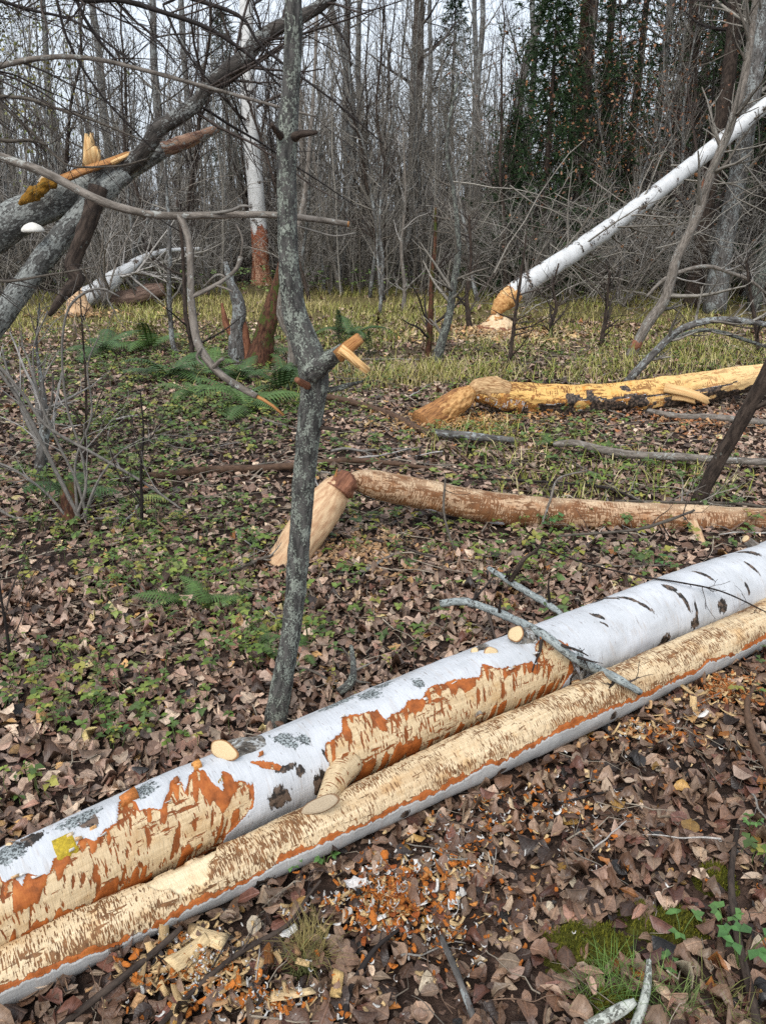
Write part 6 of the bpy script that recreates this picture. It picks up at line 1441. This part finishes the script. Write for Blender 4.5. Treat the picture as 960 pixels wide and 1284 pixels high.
spruce(945, 15.6, 0, .4, 'near dark spruce in the brush beyond the big grey trunk', 1.0, s2); spruce(880, 17.5, 0, 1.9, 'dark spruce between the dark trunk and the big grey trunk', 1.1, s2); spruce(990, 22, 0, 2.9, 'deep dark spruce at the picture edge behind the other spruces', 1.5, s2); spruce(770, 23, 0, 5.1, 'dark spruce behind the thick reddish trunk', 1.1, s2)
spruce(560, 27, 0, 3.0, 'faint distant spruce between the thin grey trunks', .8, s2); spruce(300, 27, 0, 3.9, 'faint distant spruce behind the standing birch', .75, s2)
spruce(424, 9.3, 0, 1.2, 'knee high spruce seedling in the grass beyond the broken splinter branch', .085, s1); spruce(462, 8.6, 0, 2.2, 'ankle high spruce seedling on the leaves past the slim lichen tree', .06, s1)

# wood beyond the thicket, and the brush on its floor: nobody could count these
far = MB(); Nf = 380; y = 25 + 38 * r_.random(Nf) ** 1.1; x = r_.uniform(-.72, .72, Nf) * (y + 3); h = np.where(r_.random(Nf) < .22, r_.uniform(8, 14, Nf), r_.uniform(3, 6.5, Nf)); t = np.linspace(0, 1, 6)
P = np.stack([x[:, None] + r_.normal(0, .5, Nf)[:, None] * t + r_.normal(0, .10, (Nf, 6)), y[:, None] + 0 * t, h[:, None] * t - .1], -1); R = r_.uniform(.02, .07, Nf)[:, None] * (1 - .8 * t)
tubes(far, P, R, 5)
b1, r1 = spawn(P, R, 14, (.6, 2.4), (25, 70), 4, .1, .12, .05, 1, .35, .3, .007); tubes(far, b1, r1, 3); b2, r2 = spawn(b1, r1, 2, (.3, 1.2), (20, 60), 3, .08, .1, .2, 1, .6, .5, .005); tubes(far, b2, r2, 3)
ob('far_wood', far, M_fartwig, label='bare grey wood fading away behind the thicket', cat='wood', kind='stuff')
br = MB(); Nb = 2600; y = 13.6 + 12 * r_.random(Nb) ** 1.2; x = r_.uniform(-.62, .62, Nb) * (y + 1); t = np.linspace(0, 1, 6); a = r_.uniform(0, 6.28, Nb); L = r_.uniform(.5, 2.6, Nb); o = r_.uniform(.15, 1.0, Nb)
ok = ~((x > -4.5) & (x < 2.0) & (y < 15.4)) & ~((x / y > -.20) & (x / y < -.12) & (y < 18.2)); x, y, a, L, o = x[ok], y[ok], a[ok], L[ok], o[ok]; Nb = len(x)
P = np.stack([x[:, None] + np.cos(a)[:, None] * (o * L)[:, None] * t ** 1.2 + r_.normal(0, .03, (Nb, 6)), y[:, None] + np.sin(a)[:, None] * (o * L)[:, None] * t ** 1.2, L[:, None] * (t - .5 * t ** 2.5 * o[:, None]) + r_.normal(0, .03, (Nb, 6))], -1)
R = r_.uniform(.005, .014, Nb)[:, None] * (1 - .7 * t); tubes(br, P, R, 3, r_.random(Nb) ** 1.5); b1, r1 = spawn(P, R, 3, (.2, .9), (20, 65), 4, .03, .15, .2, 1, .6, .4, .003); tubes(br, b1, r1, 3)
Nv = 1400; y = 15.3 + 12 * r_.random(Nv); x = r_.uniform(-.62, .62, Nv) * (y + 1); y = np.where((x / y > -.20) & (x / y < -.12) & (y < 18.4), y + 4, y); t = np.linspace(0, 1, 6); h = r_.uniform(2.0, 5.2, Nv)
P = np.stack([x[:, None] + r_.normal(0, .35, Nv)[:, None] * t + np.cumsum(r_.normal(0, .05, (Nv, 6)), 1), y[:, None] + r_.normal(0, .2, Nv)[:, None] * t, h[:, None] * t - .05], -1); R = r_.uniform(.008, .020, Nv)[:, None] * (1 - .75 * t)
tubes(br, P, R, 4, r_.random(Nv)); b1, r1 = spawn(P, R, 5, (.25, 1.1), (20, 55), 4, .12, .13, .1, 1, .55, .4, .003); tubes(br, b1, r1, 3)
ob('brush', br, M_twigpale if False else M_twig, label='tangle of thin bare stems on the floor of the thicket', cat='brush', kind='stuff')
# fallen pale twigs and small dry leaves in the brush on the right
mb = MB(); N = 230; x = r_.uniform(1.8, 8.5, N); y = r_.uniform(11.4, 15.5, N); a = r_.uniform(-.6, 1.2, N); L = r_.uniform(.5, 2.4, N); t = np.linspace(0, 1, 7); z0 = r_.uniform(.02, 1.6, N) ** 1.3; arc = r_.normal(0, .35, N)
P = np.stack([x[:, None] + np.cos(a)[:, None] * L[:, None] * (t - .5), y[:, None] + .4 * np.sin(a * 3)[:, None] * L[:, None] * (t - .5), np.maximum(.02, z0[:, None] + np.sin(a)[:, None] * L[:, None] * (t - .5) + arc[:, None] * (.25 - (t - .5) ** 2) * L[:, None])], -1) + r_.normal(0, .02, (N, 7, 3))
R = r_.uniform(.005, .013, N)[:, None] * (1 - .6 * t); tubes(mb, P, R, 4); b1, r1 = spawn(P, R, 3, (.2, .7), (20, 60), 4, 0, .15, .2, 1, .6, .4, .003); tubes(mb, b1, r1, 3)
ob('fallen_brush', mb, M_twig, label='pale fallen twigs heaped under the leaning white birch', cat='brush', kind='stuff')
dl = MB(); N = 2600; y = r_.uniform(12.5, 19, N); x = .30 * y + r_.normal(0, .09, N) * y; z = np.clip(r_.normal(2.9, 1.0, N), .3, 6)
scatter(dl, LITTER_DOT[:8], np.stack([x, y, z], -1), r_.uniform(.03, .065, N), rotm(N, 1.3), col=np.array([(.20, .085, .035), (.26, .12, .05), (.14, .06, .03)])[r_.integers(0, 3, N)])
y = r_.uniform(14, 22, 2400); x = -.42 * y + r_.normal(0, .05, 2400) * y
scatter(dl, LITTER_DOT[:8], np.stack([x, y, np.clip(r_.normal(4.3, 1.2, 2400), .4, 8)], -1), r_.uniform(.04, .08, 2400), rotm(2400, 1.3), col=np.array([(.17, .18, .04), (.12, .15, .035), (.24, .21, .04)])[r_.integers(0, 3, 2400)])
ob('dry_leaves', dl, M_leaf, label='small rusty and yellowish leaves still hanging in the thicket', cat='leaves', kind='stuff')

# ------------------------------------------------------------------ sticks on the ground
def stick(name, pts, mat, label, zs=None, ns=8, twig=None, rough=.1, n=50, cat='branch', group=None):
    """(px, py, width px, height above ground)"""
    P, R = [], []
    for px, py, w, z in pts:
        g = G(px, py, z); zz = float(hgt(g[0], g[1])); q = G(px, py, z + zz); P.append(q); R.append(w / 2 * ((q - CAM) @ FW) / F)
    e = empty(name, P[0], label, cat, group); mb = MB(); P, R = tube(mb, P, R, n, ns, rough, 26, len(label)); ob('stem', mb, mat, e)
    if twig: mb = MB(); twigs_from(mb, [(P, R)], *twig); ob('twigs', mb, M_twigdark if mat in (M_twigdark, M_darkbark) else M_twig, e)
    return e
stick('fallen_branch', [(404, 496, 8, .10), (440, 504, 8, .05), (490, 520, 9, .03), (520, 536, 9, .025), (548, 546, 8, .02)], M_twigbrown, 'brown fallen branch from behind the slim tree to the grey pole')
stick('fallen_pole', [(546, 543, 10, .07), (580, 546, 11, .08), (610, 549, 10, .08), (645, 552, 7, .06)], M_greybark, 'short grey pole lying below the orange gnawed stump')
stick('fallen_pole', [(694, 557, 8, .07), (720, 556, 10, .09), (750, 563, 10.5, .09), (790, 570, 11, .09), (850, 573, 10.5, .09), (910, 577, 10, .09), (985, 581, 9, .08)], M_pale, 'long pale grey pole lying between the yellow and the brown log')
stick('fallen_pole', [(160, 599, 7, .02), (200, 596, 10, .03), (260, 589, 10, .03), (330, 587, 10, .03), (400, 581, 9, .03), (440, 577, 8, .04), (490, 581, 6, .03), (560, 590, 4, .02)], M_twigbrown, 'long brown pole on the leaves passing behind the slim tree')
stick('fallen_stick', [(812, 515, 7, .05), (850, 522, 8, .05), (900, 524, 9, .04), (975, 532, 8, .04)], M_pale, 'pale stick under the thin end of the yellow log')
stick('fallen_stick', [(945, 862, 5, .02), (936, 880, 8, .03), (938, 905, 9, .03), (947, 935, 10, .03), (966, 972, 10, .02), (985, 1010, 9, .02)], M_twigbrown, 'curved brown stick on the leaves at the picture edge, past the tan chips')
stick('bark_strip_twig', [(925, 1035, 5, .02), (918, 1075, 7, .035), (916, 1110, 9, .045), (922, 1160, 10, .04), (930, 1200, 10, .03), (942, 1250, 12, .02), (952, 1300, 12, .02)], M_darkbark, 'long dark bark covered twig running down past the small moss cushion')
stick('lichen_stick', [(813, 1204, 6, .05), (812, 1225, 9, .045), (808, 1250, 11, .04), (800, 1275, 12, .03), (790, 1300, 12, .03)], M_stub if False else mat_bark('crusty_lichen', (.10, .10, .085), (.22, .23, .19), (.50, .52, .46), .75, 1, None, 1.6), 'short stick crusted with whitish green lichen beside the yellowish moss')
stick('lichen_stick', [(735, 1290, 16, .02), (760, 1276, 17, .03), (785, 1262, 14, .04), (796, 1255, 8, .05)], bpy.data.materials['crusty_lichen'], 'thicker lichen crusted stick end lying at the lower edge')
stick('dark_twig', [(195, 1292, 7, .02), (240, 1245, 7.5, .03), (300, 1195, 7, .04), (360, 1160, 5, .05), (385, 1125, 4, .07), (402, 1104, 3, .08)], M_darkbark, 'dark twig slanting over the cream chips up to the slim log', None, 8, (6, (.03, .12), 2, (.02, .06)))
stick('dark_twig', [(60, 1300, 9, .02), (110, 1260, 9, .03), (170, 1213, 9, .04), (215, 1175, 8, .05), (228, 1162, 6, .06)], M_darkbark, 'thick dark twig lying along the underside of the slim log')
stick('dark_twig', [(428, 1290, 9, .02), (440, 1240, 9, .02), (450, 1220, 8, .03), (470, 1190, 6, .04), (500, 1165, 4, .05)], M_twigdark, 'forked dark twig standing in leaves between the chips and the shavings', None, 8, (5, (.03, .1), 1, (.02, .05)))
stick('dark_twig', [(552, 1175, 8, .03), (566, 1205, 9, .03), (580, 1240, 9, .03), (598, 1290, 9, .02)], M_greybark, 'grey twig with a lichen end below the orange shavings')
stick('dark_twig', [(690, 1010, 3, .03), (750, 995, 3.5, .03), (800, 985, 3, .02)], M_twigdark, 'thin dark twig on leaves below the middle of the slim log')
stick('dead_twig', [(258, 722, 3, .02), (300, 712, 4, .04), (330, 700, 5, .05), (352, 695, 5, .05)], M_twig, 'grey twig leading to the foot of the leaning stump', None, 6, (8, (.1, .3), 2, (.05, .15)))
stick('dead_twig', [(500, 692, 3, .02), (480, 702, 4.5, .03), (462, 713, 5, .03), (440, 720, 3, .02)], M_pale, 'pale twig in the bare leaves under the brown log', None, 6, (5, (.05, .2), 1, (.05, .1)))
stick('dead_twig', [(335, 845, 3, .02), (380, 838, 3, .03), (430, 862, 3, .02)], M_twig, 'thin grey twig just behind the lichen patch of the white log', None, 6, (5, (.05, .15), 1, (.03, .08)))
stick('lichen_branch', [(425, 868, 12, .03), (440, 855, 11, .05), (443, 835, 8, .06), (440, 810, 5, .07)], M_lichen, 'short lichen covered branch leaning against the back of the white log', None, 8, (4, (.05, .12), 1, (.03, .06)))
# broken lichen branches resting across the white log
def air(name, pts, mat, label, twig=None, n=60, ns=9):
    P, R = pxpath(pts); e = empty(name, P[0], label, 'branch'); mb = MB(); P, R = tube(mb, P, R, n, ns, .12, 40, len(label)); ob('stem', mb, mat, e)
    if twig: mb = MB(); twigs_from(mb, [(P, R)], *twig); ob('twigs', mb, M_twigdark, e)
    return e
air('lichen_branch', [(552, 757, 9, 2.62), (580, 754, 10, 2.60), (605, 761, 10, 2.56), (640, 775, 10.5, 2.42), (680, 795, 11, surf_y(680, 795) - .03), (715, 822, 12, surf_y(715, 822) - .035), (750, 841, 13, surf_y(750, 841) - .04), (775, 852, 11, surf_y(775, 852) - .03), (802, 868, 8, surf_y(802, 868) - .02)], M_lichtwig, 'broken lichen branch lying slantwise over both front logs', (9, (.05, .2), 2, (.03, .1)))
air('lichen_branch', [(612, 712, 6, 3.0), (640, 730, 8, 2.9), (665, 745, 9, 2.8), (690, 760, 9, 2.68), (703, 770, 6, 2.62)], M_lichtwig, 'shorter lichen branch ending against the back of the white log', (6, (.05, .25), 2, (.03, .1)))
air('dark_shoot', [(640, 728, 6, 2.88), (650, 712, 6, 2.86), (658, 700, 5, 2.85), (672, 690, 4, 2.84), (682, 676, 2, 2.83)], M_darkbark, 'dark hooked shoot standing on the shorter lichen branch')
air('thin_twig', [(664, 680, 1.2, 3.25), (730, 705, 2, 3.0), (800, 722, 2.2, 2.68), (850, 730, 2.2, surf_y(850, 730) - .04), (905, 742, 2, surf_y(905, 742) - .05), (965, 770, 1.6, surf_y(965, 770) - .03)], M_twigdark, 'thin dark twig hovering over the white part of the thick log', (10, (.05, .25), 2, (.03, .12)))
air('thin_twig', [(558, 600, 2.5, 3.72), (556, 640, 3, 3.55), (566, 680, 3, 3.4), (580, 705, 3, 3.3), (612, 714, 2.5, 3.2)], M_twig, 'bent grey twig hanging down over the middle of the brown log', (8, (.05, .2), 2, (.03, .1)))
air('thin_twig', [(735, 590, 2, 3.8), (700, 600, 2.5, 3.7), (690, 625, 3, 3.62), (680, 655, 2.5, 3.55)], M_pale, 'pale crooked twig leaning on the brown log', (6, (.05, .2), 2, (.03, .1)))
air('thin_twig', [(700, 672, 3, 3.2), (790, 665, 3.5, 3.3), (830, 655, 4, 3.4), (870, 640, 3, 3.5)], M_twig, 'grey twig in front of the brown log near the dark stem', (9, (.1, .35), 2, (.05, .15)))
stick('dead_twig', [(600, 600, 3, .03), (680, 604, 3.5, .05), (760, 612, 4, .05), (800, 628, 3, .03)], M_twigdark, 'dark fallen twig along the back of the brown log', None, 6, (12, (.1, .4), 3, (.05, .2)))
stick('dead_twig', [(770, 628, 3, .03), (850, 630, 4, .06), (930, 632, 4, .06), (975, 640, 3, .03)], M_twig, 'pile edge twig behind the brown log by the dark leaning stem', None, 6, (12, (.1, .4), 3, (.05, .2)))
# small loose sticks
tl = MB(); Nt = 2300; x, y = wedge(Nt, 1.0, 9.5, 36, 1.5); kp = nearlog(x, y) > .03; x, y = x[kp], y[kp]; Nt = len(x); a = rng.uniform(0, 6.28, Nt); L = rng.uniform(.06, .42, Nt) * np.clip(y / 3, .45, 1.3); t = np.linspace(-.5, .5, 5)
bx = np.cos(a)[:, None] * L[:, None] * t + rng.normal(0, .008, (Nt, 5)); by = np.sin(a)[:, None] * L[:, None] * t + rng.normal(0, .008, (Nt, 5))
P = np.stack([x[:, None] + bx, y[:, None] + by, hgt(x, y)[:, None] + .014 + np.abs(rng.normal(0, .012, (Nt, 5))) + rng.normal(0, .06, Nt)[:, None] ** 2 * (t + .5)], -1)
tubes(tl, P, rng.uniform(.0012, .0034, Nt)[:, None] * np.clip(y / 3, .6, 1.3)[:, None] * (1.2 - t - .3), 3, rng.random(Nt))
ob('twig_litter', tl, mat_twig('litter_twig', (.07, .05, .036), (.40, .34, .26)), label='fine broken twigs and straws scattered over the dead leaves', cat='twigs', kind='stuff')
mesh_sticks = []
for i in range(14):
    L = 1.0; n = 7; t = np.linspace(0, 1, n); P = np.stack([t - .5, np.cumsum(rng.normal(0, .03, n)), .02 + np.abs(np.cumsum(rng.normal(0, .012, n)))], -1)
    mb = MB(); tube(mb, P, np.linspace(.013, .006, n) * rng.uniform(.6, 1.3), 16, 5, .12, 20, i, extra=dict(tint=rng.random()))
    b1, r1 = spawn(P[None], np.full((1, n), .008), 3, (.12, .4), (25, 60), 4, .02, .12, .2, .9, .6, .5, .003); tubes(mb, b1, r1, 3)
    me = mb.mesh('fallen_stick'); me.materials.append((M_twigpale, M_twigbrown, M_twigdark, M_twig)[i % 4]); mesh_sticks.append(me)
def reg_far():
    while True:
        y = random.uniform(2.6, 9.5); x = random.uniform(-.55, .55) * (y + .4)
        if random.random() < (y / 9.5) ** .5: return x, y
for o in scatter_objects(mesh_sticks, 120, reg_far, (.22, .75), .06, 'fallen_stick', None, .012):
    px_, py_, _ = project(tuple(o.location)); look = {M_twigpale.name: 'pale', M_twigbrown.name: 'brown', M_twigdark.name: 'dark', M_twig.name: 'grey'}[o.data.materials[0].name]
    size = 'long' if o.scale[0] > .5 else 'short'
    if px_ < 350: where = 'among the herbs behind the white log' if py_ > 760 else 'level with the twiggy shrub' if py_ > 600 else 'near the fern clumps' if py_ > 500 else 'before the tall snags'
    else: where = 'close behind the white log' if py_ > 700 else 'by the brown stripped log' if py_ > 590 else 'between the brown and yellow logs' if py_ > 520 else 'beyond the yellow log'
    props(o, '%s %s dead stick lying on the leaves, %s' % (size, look, where), 'stick', 'loose sticks on the clearing floor')
for o in scatter_objects(mesh_sticks, 34, reg_front, (.08, .22), .1, 'fallen_stick', None, .022): props(o, 'short dead twig among the dead leaves this side of the slim log', 'stick', 'short twigs in the nearest leaves')
